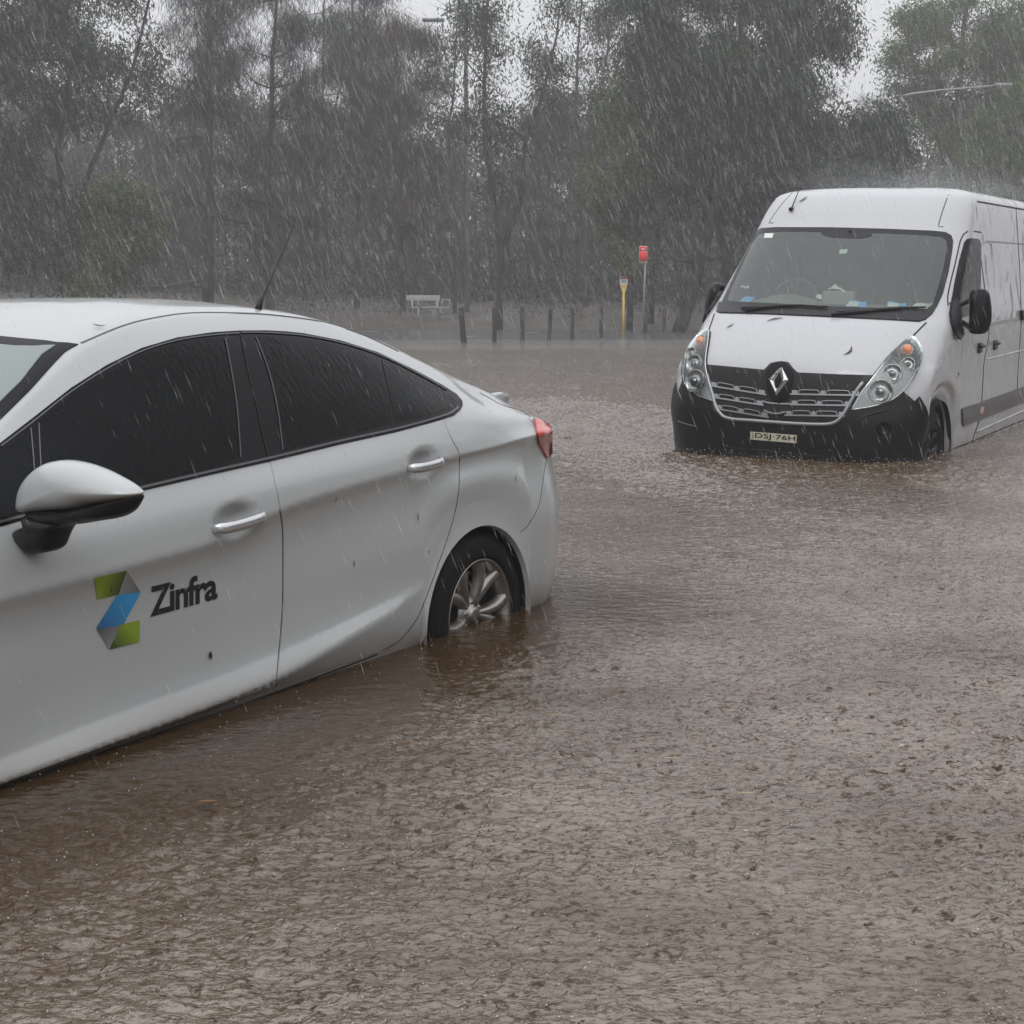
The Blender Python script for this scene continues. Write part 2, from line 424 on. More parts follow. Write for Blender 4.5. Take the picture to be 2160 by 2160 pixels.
    L(math_('ADD', pits, math_('MULTIPLY', math_('SUBTRACT', clump2, 0.5), 0.36)), hole.inputs['Value'])
    h = math_('ADD', h, math_('MULTIPLY', hole.outputs[0], 0.16))
    # rain-sheltered strip beside the sedan: calmer, with the car's dark reflection painted into colour
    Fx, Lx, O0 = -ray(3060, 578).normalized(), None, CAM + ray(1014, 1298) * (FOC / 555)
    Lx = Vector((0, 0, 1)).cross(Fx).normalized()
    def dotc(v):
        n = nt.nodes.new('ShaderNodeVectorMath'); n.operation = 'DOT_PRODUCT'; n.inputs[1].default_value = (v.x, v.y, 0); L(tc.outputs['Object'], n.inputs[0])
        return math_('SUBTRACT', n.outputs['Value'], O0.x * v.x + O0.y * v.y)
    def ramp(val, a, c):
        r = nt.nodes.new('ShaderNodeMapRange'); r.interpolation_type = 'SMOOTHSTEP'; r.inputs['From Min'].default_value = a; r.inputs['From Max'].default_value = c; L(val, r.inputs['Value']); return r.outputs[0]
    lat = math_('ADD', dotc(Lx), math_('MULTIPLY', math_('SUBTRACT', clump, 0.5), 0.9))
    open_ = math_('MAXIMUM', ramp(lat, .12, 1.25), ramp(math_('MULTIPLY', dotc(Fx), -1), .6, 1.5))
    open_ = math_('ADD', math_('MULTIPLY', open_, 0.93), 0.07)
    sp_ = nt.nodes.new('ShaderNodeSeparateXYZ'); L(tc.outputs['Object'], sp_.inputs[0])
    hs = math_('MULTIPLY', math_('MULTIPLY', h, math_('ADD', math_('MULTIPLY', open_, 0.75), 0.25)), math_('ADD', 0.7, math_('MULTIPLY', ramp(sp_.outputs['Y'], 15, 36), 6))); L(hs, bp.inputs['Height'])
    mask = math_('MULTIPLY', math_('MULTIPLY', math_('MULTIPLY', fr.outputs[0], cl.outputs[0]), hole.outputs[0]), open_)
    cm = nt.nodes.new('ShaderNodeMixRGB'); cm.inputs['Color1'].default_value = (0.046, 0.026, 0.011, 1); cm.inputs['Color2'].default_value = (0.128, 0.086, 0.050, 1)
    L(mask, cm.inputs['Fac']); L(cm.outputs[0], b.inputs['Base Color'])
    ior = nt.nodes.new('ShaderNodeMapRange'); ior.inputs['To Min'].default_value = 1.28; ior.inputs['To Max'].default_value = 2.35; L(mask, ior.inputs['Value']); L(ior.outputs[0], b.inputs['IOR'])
    return m
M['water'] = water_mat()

def ground_mat():
    m, nt, b = new_mat('wet_leaf_litter'); L = nt.links.new
    setp(b, rough=0.55, spec=0.4)
    tc = nt.nodes.new('ShaderNodeTexCoord')
    def noise(s, d=6):
        n = nt.nodes.new('ShaderNodeTexNoise'); n.inputs['Scale'].default_value = s; n.inputs['Detail'].default_value = d; n.inputs['Roughness'].default_value = 0.65
        L(tc.outputs['Object'], n.inputs['Vector']); return n.outputs['Fac']
    r1 = nt.nodes.new('ShaderNodeValToRGB')
    r1.color_ramp.elements[0].position = 0.35; r1.color_ramp.elements[0].color = (0.044, 0.035, 0.027, 1)
    r1.color_ramp.elements[1].position = 0.68; r1.color_ramp.elements[1].color = (0.125, 0.105, 0.088, 1)
    L(noise(1.1, 10), r1.inputs[0])
    r2 = nt.nodes.new('ShaderNodeValToRGB')
    r2.color_ramp.elements[0].position = 0.50; r2.color_ramp.elements[0].color = (0, 0, 0, 1)
    r2.color_ramp.elements[1].position = 0.62; r2.color_ramp.elements[1].color = (1, 1, 1, 1)
    L(noise(0.28, 5), r2.inputs[0])
    mx = nt.nodes.new('ShaderNodeMixRGB'); mx.inputs['Color2'].default_value = (0.045, 0.060, 0.028, 1)
    f = nt.nodes.new('ShaderNodeMath'); f.operation = 'MULTIPLY'; f.inputs[1].default_value = 0.55
    L(r2.outputs[0], f.inputs[0]); L(f.outputs[0], mx.inputs['Fac']); L(r1.outputs[0], mx.inputs['Color1']); L(mx.outputs[0], b.inputs['Base Color'])
    bp = nt.nodes.new('ShaderNodeBump'); bp.inputs['Strength'].default_value = 0.8; bp.inputs['Distance'].default_value = 0.08
    L(noise(4, 8), bp.inputs['Height']); L(bp.outputs[0], b.inputs['Normal'])
    return m
M['ground'] = ground_mat()
M['asphalt'] = simple('wet_asphalt', (0.13, 0.13, 0.132), 0.20, noise=0.3, nscale=1.2, bump=0.25, bscale=25)

# ---------------------------------------------------------------- ground, water
def gz(x, y):
    x = np.asarray(x, float); y = np.asarray(y, float)
    base = np.interp(y, [-60, 8, 30, 39, 41, 50.5, 52, 56, 62, 80, 130, 400], [-0.6, -0.36, -0.28, -0.16, -0.13, -.02, 0.13, 0.32, 0.66, 1.1, 2.6, 5])
    left = np.clip((-x - 3) / 14, 0, 1) * np.clip((y - 46) / 12, 0, 1) * 0.45
    lump = 0.035 * np.sin(x * 1.3 + 0.4 * y) * np.cos(0.9 * y - 0.3 * x) + 0.03 * np.sin(2.7 * x + 1.9 * y)
    lump = lump * np.clip((y - 50) / 5, 0.12, 1.5)
    return base + left + lump
def grid(name, xs, ys, zf, mat):
    X, Y = np.meshgrid(xs, ys); Z = zf(X, Y)
    v = np.stack([X, Y, Z], -1).reshape(-1, 3); nx, ny = len(xs), len(ys)
    i = np.arange(nx * ny).reshape(ny, nx)
    f = np.stack([i[:-1, :-1], i[:-1, 1:], i[1:, 1:], i[1:, :-1]], -1).reshape(-1, 4)
    return mesh_np(name, v, f, mat, smooth=True)
tag(grid('ground', np.concatenate([np.linspace(-75, -45, 5), np.linspace(-40, 45, 171), np.linspace(50, 75, 5)]),
         np.concatenate([np.linspace(-25, 30, 19), np.linspace(31, 90, 160), np.linspace(94, 128, 10)]), gz, M['ground']), kind='structure')
def water_surface():
    """the flood as one mesh: real ripples, rings and drop craters in the open water before the vehicles, flat beyond"""
    rg = np.random.default_rng(3)
    def tile(n, size, l0, l1, slope, aniso=1.0, p=0.0):
        k = np.fft.fftfreq(n, size / n); KX, KY = np.meshgrid(k, k); K = np.hypot(KX * aniso, KY) + 1e-9
        band = np.exp(-(np.log(K / (1 / l1)) / .45) ** 2 * (K < 1 / l1)) * np.exp(-(np.log(K / (1 / l0)) / .45) ** 2 * (K > 1 / l0)) * K ** (-1.9 + p)
        f = np.fft.fft2(rg.normal(0, 1, (n, n))) * band; h = np.real(np.fft.ifft2(f))
        gx = np.gradient(h, size / n, axis=1); h *= slope / gx.std(); return h
    nA, sA = 1200, 3.0; A = tile(nA, sA, .011, .060, .25, 2.0)
    nB, sB = 700, 11.0; B = tile(nB, sB, .07, .45, .075)
    # rings and craters of single drops splatted into the fine tile
    dx = sA / nA
    for i in range(3600):
        cx_, cy_ = rg.integers(0, nA, 2); r = rg.choice([.0, .012, .02, .03, .045], p=[.42, .2, .18, .12, .08]); m = int((r + .02) / dx) + 2
        ii = np.arange(-m, m + 1); X, Y = np.meshgrid(ii * dx, ii * dx); D = np.hypot(X * rg.uniform(.8, 1.2), Y)
        if r == 0:
            q = rg.uniform(.007, .015); g = rg.uniform(.15, .5); k_ = -q * g * np.exp(-(D / q) ** 2) + .4 * q * g * np.exp(-((D - 1.6 * q) / (.4 * q)) ** 2)
        else: k_ = rg.uniform(.2, 1) * .0008 * np.cos((D - r) * 2 * np.pi / .013) * np.exp(-((D - r) / .009) ** 2)
        A[np.ix_((cy_ + ii) % nA, (cx_ + ii) % nA)] += k_
    def sample(Tl, n, size, X, Y):
        u = (X / size % 1) * n; v = (Y / size % 1) * n; i = np.floor(u).astype(int); j = np.floor(v).astype(int); fu, fv = u - i, v - j; i %= n; j %= n; i2, j2 = (i + 1) % n, (j + 1) % n
        return (Tl[j, i] * (1 - fu) * (1 - fv) + Tl[j, i2] * fu * (1 - fv) + Tl[j2, i] * (1 - fu) * fv + Tl[j2, i2] * fu * fv)
    ys = [2.15]
    while ys[-1] < 38: ys.append(ys[-1] + .0012 * ys[-1] ** 1.12)
    ys[-1] = 38.0; ys = np.array(ys); ncol = 980; t = np.linspace(-1, 1, ncol); wd = .42
    X = ys[:, None] * t[None, :] * wd; Y = np.repeat(ys[:, None], ncol, 1)
    c, s_ = math.cos(.22), math.sin(.22); X2, Y2 = X * c - Y * s_, X * s_ + Y * c
    h = sample(A, nA, sA, X, Y) * .75 + sample(A, nA, sA, X2 * .77 + 1.3, Y2 * .77) * .62 + sample(B, nB, sB, X, Y)
    patch_ = .72 + .55 * np.clip(sample(B, nB, sB, X * .09 + 2, Y * .06 + 1) / B.std() * .5 + .2 * np.sin(X * .7 + Y * .5), -1, 1)
    far = 1 + .35 * np.clip((Y - 5) / 10, 0, 1)
    Fx = -ray(3060, 578).normalized(); Lx = Vector((0, 0, 1)).cross(Fx).normalized(); O0 = CAM + ray(1014, 1298) * (FOC / 555)
    lat = (X - O0.x) * Lx.x + (Y - O0.y) * Lx.y; lon = (X - O0.x) * Fx.x + (Y - O0.y) * Fx.y
    sm = lambda v, a, b: (lambda q: q * q * (3 - 2 * q))(np.clip((v - a) / (b - a), 0, 1))
    shelter = np.maximum(sm(lat + .15 * np.sin(lon * 3), .05, .7), sm(-lon, .7, 1.2)) * .8 + .2
    edge = sm(1 - np.abs(t)[None, :], 0, .04) * sm(38 - Y, 0, 6) * sm(Y - 2.15, 0, .02)
    Z = h * patch_ * far * shelter * edge
    V = np.stack([X, Y, Z], -1).reshape(-1, 3); nr_ = len(ys); i = np.arange(nr_ * ncol).reshape(nr_, ncol)
    F_ = np.stack([i[:-1, :-1], i[:-1, 1:], i[1:, 1:], i[1:, :-1]], -1).reshape(-1, 4)
    x0, x1 = wd * 2.15, wd * 38; n0 = len(V)
    ex = [(-74, -24), (74, -24), (74, 2.15), (x0, 2.15), (-x0, 2.15), (-74, 2.15), (-74, 38), (-x1, 38), (x1, 38), (74, 38), (74, 46), (-74, 46)]
    V = np.concatenate([V, [(a, b_, 0.0) for a, b_ in ex]]); F_ = np.concatenate([F_, n0 + np.array([(0, 1, 2, 5), (5, 4, 7, 6), (3, 2, 9, 8), (6, 9, 10, 11)])])
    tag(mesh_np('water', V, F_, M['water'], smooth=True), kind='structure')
water_surface()
# asphalt car park strip behind the bollards, with worn bay lines
ASPH = lambda x, y: 0.011 * (y - 41.6) + 0.010 * np.sin(x * .7) + 0.006 * np.sin(x * 1.9 + y * .8)
tag(grid('car_park', np.linspace(-30, 40, 141), np.linspace(38, 51, 27), lambda x, y: ASPH(x, y), M['asphalt']), kind='structure')
def road_line(a, b_, w=0.1):
    a, b_ = Vector(a), Vector(b_); t = (b_ - a).normalized(); n = Vector((-t.y, t.x, 0)) * w / 2
    z = lambda p: float(ASPH(p.x, p.y)) + 0.008
    q = [a - n, b_ - n, b_ + n, a + n]
    vs = [(p.x, p.y, z(p)) for p in q]
    tag(mesh_py('road_line', vs, [(0, 1, 2, 3)], M['line_paint'], smooth=False), kind='structure')
for (x0, x1, yy) in ((984, 1006, 706), (1108, 1138, 701), (700, 800, 699)):
    p, q = on_z(x0, yy, 0.1), on_z(x1, yy - 1, 0.1)
    road_line((p.x, min(p.y, 50), 0), (q.x, min(q.y, 50), 0))

# ---------------------------------------------------------------- vehicle frame with surface projection
class Vehicle:
    def __init__(s, name, F, L, U, O):
        s.M = Matrix(((F.x, L.x, U.x, O.x), (F.y, L.y, U.y, O.y), (F.z, L.z, U.z, O.z), (0, 0, 0, 1)))
        s.Mi = s.M.inverted()
        s.root = empty(name, s.M)
        s.cam = s.Mi @ CAM
    def set_body(s, v, f):
        s.v = [Vector(p) for p in v]; s.f = f
        n = [Vector((0, 0, 0)) for _ in v]
        for q in f:
            a, b_, c, d = (s.v[i] for i in q)
            fn = (c - a).cross(d - b_)
            for i in q: n[i] += fn
        s.n = [x.normalized() if x.length > 0 else Vector((0, 0, 1)) for x in n]
        s.bvh = BVHTree.FromPolygons(s.v, f)
    def shoot(s, o, d, flip=True):
        h, n, i, t = s.bvh.ray_cast(o, d)
        if h is None:
            # graze: walk to the nearest surface point along the ray
            best = None
            for k in range(40):
                p = o + d * (1.5 + k * 0.4)
                q, nn, ii, dist = s.bvh.find_nearest(p)
                if q is not None and (best is None or dist < best[0]): best = (dist, q, ii)
            h, i = best[1], best[2]
        q = s.f[i]; w = poly_3d_calc([s.v[k] for k in q], h)
        n = Vector((0, 0, 0))
        for k, ww in zip(q, w): n += s.n[k] * ww
        n.normalize()
        if n.dot(d) > 0: n = -n
        return h, n
    def hit(s, u, v, proj='px'):
        if proj == 'px': d = s.Mi.to_3x3() @ ray(u, v); return s.shoot(s.cam, d.normalized())
        if proj == 'side': return s.shoot(Vector((u, 3, v)), Vector((0, -1, 0)))
        if proj == 'front': return s.shoot(Vector((6, u, v)), Vector((-1, 0, 0)))
        if proj == 'top': return s.shoot(Vector((u, v, 6)), Vector((0, 0, -1)))
    def patch(s, name, poly, mat, parent=None, proj='px', off=0.004, step=None, mirror=False, disp=None, skirt=0.006, colors=None, holes=(), mats=None):
        if step is None: step = 10 if proj == 'px' else 0.04
        def dens(pl):
            out = []
            for i in range(len(pl)):
                a, b_ = Vector(pl[i]), Vector(pl[(i + 1) % len(pl)])
                k = max(1, int((b_ - a).length / step))
                out += [a.lerp(b_, j / k) for j in range(k)]
            return out
        P = dens(poly); nb = len(P); pts = list(P); loops = [list(range(nb))]
        for hpoly in holes:
            Hh = dens(hpoly); loops.append(list(range(len(pts), len(pts) + len(Hh)))); pts += Hh
        A = np.array([(p.x, p.y) for p in P])
        def inside(poly_, x, y):
            x0, y0 = poly_[:, 0], poly_[:, 1]; x1, y1 = np.roll(x0, -1), np.roll(y0, -1)
            c = ((y0 > y) != (y1 > y)) & (x < (x1 - x0) * (y - y0) / (y1 - y0 + 1e-12) + x0)
            return c.sum() % 2 == 1
        HA = [np.array([(pts[i].x, pts[i].y) for i in lp]) for lp in loops[1:]]
        allb = np.array([(p.x, p.y) for p in pts])
        gx = np.arange(A[:, 0].min() + step * .5, A[:, 0].max(), step); gy = np.arange(A[:, 1].min() + step * .5, A[:, 1].max(), step)
        for yy in gy:
            for xx in gx:
                if inside(A, xx, yy) and not any(inside(h_, xx, yy) for h_ in HA) and np.min(np.hypot(allb[:, 0] - xx, allb[:, 1] - yy)) > step * 0.45:
                    pts.append(Vector((xx, yy)))
        edges = [(lp[i], lp[(i + 1) % len(lp)]) for lp in loops for i in range(len(lp))]
        vo, eo, fo, ov, oe, of_ = delaunay_2d_cdt([Vector((p.x, p.y)) for p in pts], edges, [], 0, 1e-7)
        tris = []
        for t in fo:
            c = (vo[t[0]] + vo[t[1]] + vo[t[2]]) / 3
            if inside(A, c.x, c.y) and not any(inside(h_, c.x, c.y) for h_ in HA): tris.append(tuple(t))
        used = sorted({i for t in tris for i in t}); rm = {o_: i for i, o_ in enumerate(used)}
        tris = [tuple(rm[i] for i in t) for t in tris]
        V, N = [], []
        for i in used:
            h, n = s.hit(vo[i].x, vo[i].y, proj)
            o_ = off
            if disp is not None:
                dd, gX, gZ = disp(h.x, h.z)
                o_ = off - dd; n = (n + Vector((gX, 0, gZ))).normalized() if dd > 0 else n
                V.append(h + Vector((0, 1, 0)) * (-dd) + n * off)
            else: V.append(h + n * o_)
            N.append(n)
        # wind each triangle outward
        T = []
        for a, b_, c in tris:
            fn = (V[b_] - V[a]).cross(V[c] - V[a])
            T.append((a, b_, c) if fn.dot(N[a]) > 0 else (a, c, b_))
        cnt = {}
        for t in T:
            for a, b_ in ((t[0], t[1]), (t[1], t[2]), (t[2], t[0])):
                cnt[(a, b_)] = 1
        bnd = [e for e in cnt if (e[1], e[0]) not in cnt]
        F_ = list(T); VV = list(V); NN = list(N)
        if skirt:
            low = {}
            for e in bnd:
                for i in e:
                    if i not in low:
                        low[i] = len(VV); VV.append(V[i] - N[i] * skirt); NN.append(N[i])
            for a, b_ in bnd: F_.append((a, low[a], low[b_], b_))
        me = bpy.data.meshes.new(name)
        me.from_pydata([tuple(p) for p in VV], [], F_)
        me.polygons.foreach_set('use_smooth', [True] * len(me.polygons))
        me.update()
        me.normals_split_custom_set_from_vertices([tuple(n) for n in NN])
        if colors is not None:
            a = me.color_attributes.new('tint', 'FLOAT_COLOR', 'POINT')
            a.data.foreach_set('color', np.array([(*colors, 1.0)] * len(VV), dtype=np.float32).ravel())
        o = link(name, me, mat, parent if parent is not None else s.root)
        if mirror:
            me2 = bpy.data.meshes.new(name)
            me2.from_pydata([(p.x, -p.y, p.z) for p in VV], [], [tuple(reversed(q)) for q in F_])
            me2.polygons.foreach_set('use_smooth', [True] * len(me2.polygons)); me2.update()
            me2.normals_split_custom_set_from_vertices([(n.x, -n.y, n.z) for n in NN])
            s.twin(o, me2, name, mat, parent)
        return o
    TW = {}
    def twin(s, o, me2, name, mat, parent):
        par = s.root if parent is None else s.TW.get(parent.name, parent)
        q = link(name, me2, mat, par); s.TW[o.name] = q
        return q
    def flip_mesh(s, o, name, mat, parent):
        me2 = o.data.copy()
        for v in me2.vertices: v.co.y *= -1
        me2.flip_normals(); me2.materials.clear()
        return s.twin(o, me2, name, mat, parent)
    def line(s, pts, proj='px', step=None):
        if step is None: step = 8 if proj == 'px' else 0.03
        P = [Vector(p) for p in pts]; out = []
        # catmull-rom through the given points
        for i in range(len(P) - 1):
            p0, p1, p2, p3 = P[max(i - 1, 0)], P[i], P[i + 1], P[min(i + 2, len(P) - 1)]
            k = max(1, int((p2 - p1).length / step))
            for j in range(k):
                t = j / k
                out.append(0.5 * ((2 * p1) + (p2 - p0) * t + (2 * p0 - 5 * p1 + 4 * p2 - p3) * t * t + (3 * p1 - p0 - 3 * p2 + p3) * t ** 3))
        out.append(P[-1])
        return [s.hit(p.x, p.y, proj) for p in out]
    def ribbon(s, name, pts, w, mat, parent=None, off=0.003, proj='px', thick=0.004, mirror=False, step=None, disp=None):
        H = s.line(pts, proj, step); V, Fc = [], []
        for i, (p, n) in enumerate(H):
            if disp is not None: p = p - Vector((0, disp(p.x, p.z)[0], 0))
            t = (H[min(i + 1, len(H) - 1)][0] - H[max(i - 1, 0)][0])
            if t.length < 1e-9: t = Vector((1, 0, 0))
            c = n.cross(t.normalized()).normalized() * (w / 2)
            V += [p - c + n * (off - thick), p - c + n * off, p + c + n * off, p + c + n * (off - thick)]
        for i in range(len(H) - 1):
            for k in range(3): Fc.append((4 * i + k, 4 * i + k + 1, 4 * i + 5 + k, 4 * i + 4 + k))
        o = mesh_py(name, V, Fc, mat, parent if parent is not None else s.root, smooth=False)
        if mirror: s.flip_mesh(o, name, mat, parent)
        return o
    def tube(s, name, pts, r, mat, parent=None, off=0.0, proj='px', mirror=False, n=8):
        H = s.line(pts, proj); mb = MB(); P = [p + nn * off for p, nn in H]
        mb.tube(P, r, n)
        o = mb.build(name, mat, parent if parent is not None else s.root)
        if mirror: s.flip_mesh(o, name, mat, parent)
        return o

def frame(vx, vy, roll=0.0):
    F = -ray(vx, vy).normalized(); L = Vector((0, 0, 1)).cross(F).normalized(); U = F.cross(L)
    if roll:
        R = Matrix.Rotation(roll, 3, F); L = R @ L; U = R @ U
    return F, L, U

def inflate(name, outline, centre, ax, ay, az, thick, mat, parent, back=None, power=0.5, rings=9):
    """pillow solid: outline points (u,v) in the plane (ax, ay) at centre, swelling along az"""
    P = [Vector(p) for p in outline]; c = sum(P, Vector((0, 0))) / len(P)
    back = thick * 0.5 if back is None else back
    V, Fc = [], []; n = len(P)
    def ringv(t, th):
        k = math.sin(t * math.pi / 2); hgt = math.cos(t * math.pi / 2) ** (2 * power) * th
        return [centre + ax * (c.x + (p.x - c.x) * k) + ay * (c.y + (p.y - c.y) * k) + az * hgt for p in P]
    for sgn, th in ((1, thick), (-1, -back)):
        base = len(V)
        for r in range(rings + 1): V += ringv(1 - r / rings if r < rings else 0.02, th)
        for r in range(rings):
            for k in range(n):
                q = (base + r * n + k, base + r * n + (k + 1) % n, base + (r + 1) * n + (k + 1) % n, base + (r + 1) * n + k)
                Fc.append(q if sgn > 0 else tuple(reversed(q)))
        q = tuple(base + rings * n + k for k in range(n)); Fc.append(q if sgn > 0 else tuple(reversed(q)))
    me = bpy.data.meshes.new(name); me.from_pydata([tuple(p) for p in V], [], Fc)
    bm = bmesh.new(); bm.from_mesh(me); bmesh.ops.remove_doubles(bm, verts=bm.verts, dist=0.0004); bmesh.ops.recalc_face_normals(bm, faces=bm.faces); bm.to_mesh(me); bm.free()
    me.polygons.foreach_set('use_smooth', [True] * len(me.polygons)); me.update()
    return link(name, me, mat, parent)
def smooth_closed(pts, sub=5):
    P = [Vector(p) for p in pts]; n = len(P); out = []
    for i in range(n):
        p0, p1, p2, p3 = P[i - 1], P[i], P[(i + 1) % n], P[(i + 2) % n]
        for j in range(sub):
            t = j / sub
            out.append(0.5 * ((2 * p1) + (p2 - p0) * t + (2 * p0 - 5 * p1 + 4 * p2 - p3) * t * t + (3 * p1 - p0 - 3 * p2 + p3) * t ** 3))
    return out

def wheel(veh, x, y, z, side, R=0.316, rim=0.21, width=0.2, steel=False):
    """thing part 'wheel' > tyre, rim; outer face towards side*Y"""
    w = bpy.data.objects.new('wheel', None); col.objects.link(w); w.parent = veh.root; w.location = (x, y, z)
    Mx = Matrix.Rotation(-math.pi / 2 * side, 4, 'X')      # local Z -> side*Y
    prof = [(rim - 0.004, -0.02), (rim + 0.010, 0.0), (rim + 0.03, 0.006), (R - 0.045, 0.004), (R - 0.015, -0.006), (R, -0.025), (R + 0.002, -width / 2), (R, -width + 0.03), (R - 0.03, -width), (rim, -width)]
    MB().lathe(prof, Mx, 64).build('tyre', M['rubber'], w)
    mb = MB()
    mb.lathe([(rim - 0.03, -width), (rim - 0.028, -0.10), (rim - 0.016, -0.03), (rim - 0.004, -0.008), (rim + 0.004, 0.002), (rim + 0.007, -0.002), (rim + 0.003, -0.02)], Mx, 64)
    mb.lathe([(0.0, -0.020), (0.026, -0.020), (0.031, -0.026), (0.033, -0.034), (0.062, -0.042), (0.07, -0.06)], Mx, 32)
    def P(r, a, h): return Mx @ Vector((r * math.cos(a), r * math.sin(a), h))
    nsp = 5
    for k in range(nsp):
        a0 = 2 * math.pi * k / nsp + math.radians(97)
        for sg in (-1, 1):
            vs = []; st = 7
            for i in range(st + 1):
                t = i / st; r = 0.045 + (rim - 0.008 - 0.045) * t
                ac = a0 + sg * (0.10 + 0.17 * t * t + 0.05 * t) ; hw = (0.019 + 0.008 * t) / r if r > 0.06 else 0.24
                h = -0.036 + 0.026 * math.sin(t * math.pi / 2)
                vs += [P(r, ac - hw, h - 0.035), P(r, ac - hw * 0.75, h - 0.003), P(r, ac + sg * hw * 0.2, h + 0.004), P(r, ac + hw * 0.75, h - 0.003), P(r, ac + hw, h - 0.035)]
            fs = []
            for i in range(st):
                for q in range(4): fs.append((i * 5 + q, i * 5 + q + 1, i * 5 + 6 + q, i * 5 + 5 + q))
            mb.add(vs, fs)
        ab = a0 + math.pi / 5
        c = P(0.048, ab, -0.040); mb.lathe([(0, 0.006), (0.007, 0.006), (0.009, -0.01)], Matrix.Translation(c) @ Mx, 8)
    mb.build('rim', M['black_plastic'] if steel else M['alloy'], w)
    MB().lathe([(0.0, -0.07), (rim - 0.03, -0.075)], Mx, 32).build('brake_disc', M['liner'], w)
    return w

# ================================================================ SEDAN
cF, cL, cU = frame(3060, 578)
hub = CAM + ray(1014, 1298) * (FOC / 555)
cO = hub - cL * 0.86 - cU * 0.316
car = Vehicle('sedan_car', cF, cL, cU, cO)
tag(car.root, 'white four door sedan with green and blue company logo standing in flood water', 'car')

ARCH = [(0.04, 0.305, 0.362), (2.72, 0.305, 0.362)]
def T(*a): return pchip([p[0] for p in a], [p[1] for p in a])
rowsZ = [
 T((-1.1, .17), (3.7, .17)),
 T((-1.1, .29), (-.4, .30), (.36, .308), (1.5, .315), (3.7, .30)),
 T((-1.1, .37), (-.4, .42), (.34, .495), (.46, .485), (.59, .452), (.8, .42), (.95, .395), (1.23, .357), (1.52, .342), (1.8, .338), (2.3, .333), (3.7, .34)),
 T((-1.1, .47), (-.4, .52), (.34, .535), (.55, .50), (.85, .465), (1.19, .437), (1.48, .422), (1.77, .413), (2.3, .395), (3.7, .41)),
 T((-1.1, .62), (0, .68), (1.0, .63), (2.3, .58), (3.7, .5)),
 None,
 T((-1.1, .965), (-.43, .97), (-.02, .953), (.19, .948), (.35, .94), (.58, .93), (.79, .918), (.98, .905), (1.17, .885), (1.35, .853), (1.53, .825), (1.71, .817), (1.97, .808), (2.26, .80), (3.0, .76), (3.7, .66)),
 T((-1.1, .972), (-.43, .99), (0, 1.0), (.5, .985), (1.2, .955), (1.5, .925), (2.3, .885), (3.0, .84), (3.7, .70)),
 T((-1.1, .978), (-.85, .985), (-.7, .998), (-.43, 1.03), (-.2, 1.055), (0, 1.07), (.27, 1.07), (.5, 1.06), (.81, 1.04), (1.17, 1.022), (1.43, 1.01), (1.71, .998), (2.11, .978), (2.3, .965), (3.0, .90), (3.7, .73)),
 None,
 T((-1.1, .985), (-.85, .995), (-.6, 1.045), (-.39, 1.088), (-.2, 1.125), (-.06, 1.18), (.12, 1.24), (.35, 1.32), (.56, 1.37), (.78, 1.402), (.96, 1.418), (1.21, 1.42), (1.36, 1.41), (1.51, 1.38), (1.65, 1.335), (1.79, 1.28), (1.91, 1.22), (2.04, 1.155), (2.25, 1.05), (2.45, .985), (3.0, .92), (3.7, .74)),
 T((-1.1, .99), (-.85, 1.0), (-.7, 1.03), (-.54, 1.075), (-.39, 1.13), (-.21, 1.19), (.04, 1.28), (.27, 1.36), (.48, 1.415), (.71, 1.455), (.97, 1.475), (1.22, 1.477), (1.37, 1.467), (1.52, 1.445), (1.68, 1.395), (2.0, 1.23), (2.3, 1.07), (2.5, .995), (3.0, .935), (3.7, .745)),
 T((-1.1, 1.0), (-.85, 1.015), (-.7, 1.045), (-.54, 1.085), (-.39, 1.135), (-.21, 1.20), (.04, 1.30), (.27, 1.385), (.48, 1.445), (.71, 1.487), (.97, 1.508), (1.22, 1.512), (1.37, 1.505), (1.55, 1.48), (1.72, 1.43), (2.0, 1.29), (2.3, 1.11), (2.52, 1.0), (3.0, .95), (3.7, .75)),
 T((-1.1, 1.005), (-.85, 1.03), (-.7, 1.055), (-.54, 1.085), (-.39, 1.13), (-.21, 1.20), (.04, 1.31), (.27, 1.395), (.48, 1.455), (.71, 1.50), (.97, 1.522), (1.22, 1.527), (1.37, 1.522), (1.6, 1.49), (1.75, 1.45), (2.0, 1.33), (2.3, 1.15), (2.56, 1.01), (3.0, .96), (3.7, .75)),
]
rowsZ[5] = lambda x: rowsZ[6](x) - .050
rowsZ[9] = lambda x: rowsZ[8](x) * .48 + rowsZ[10](x) * .52
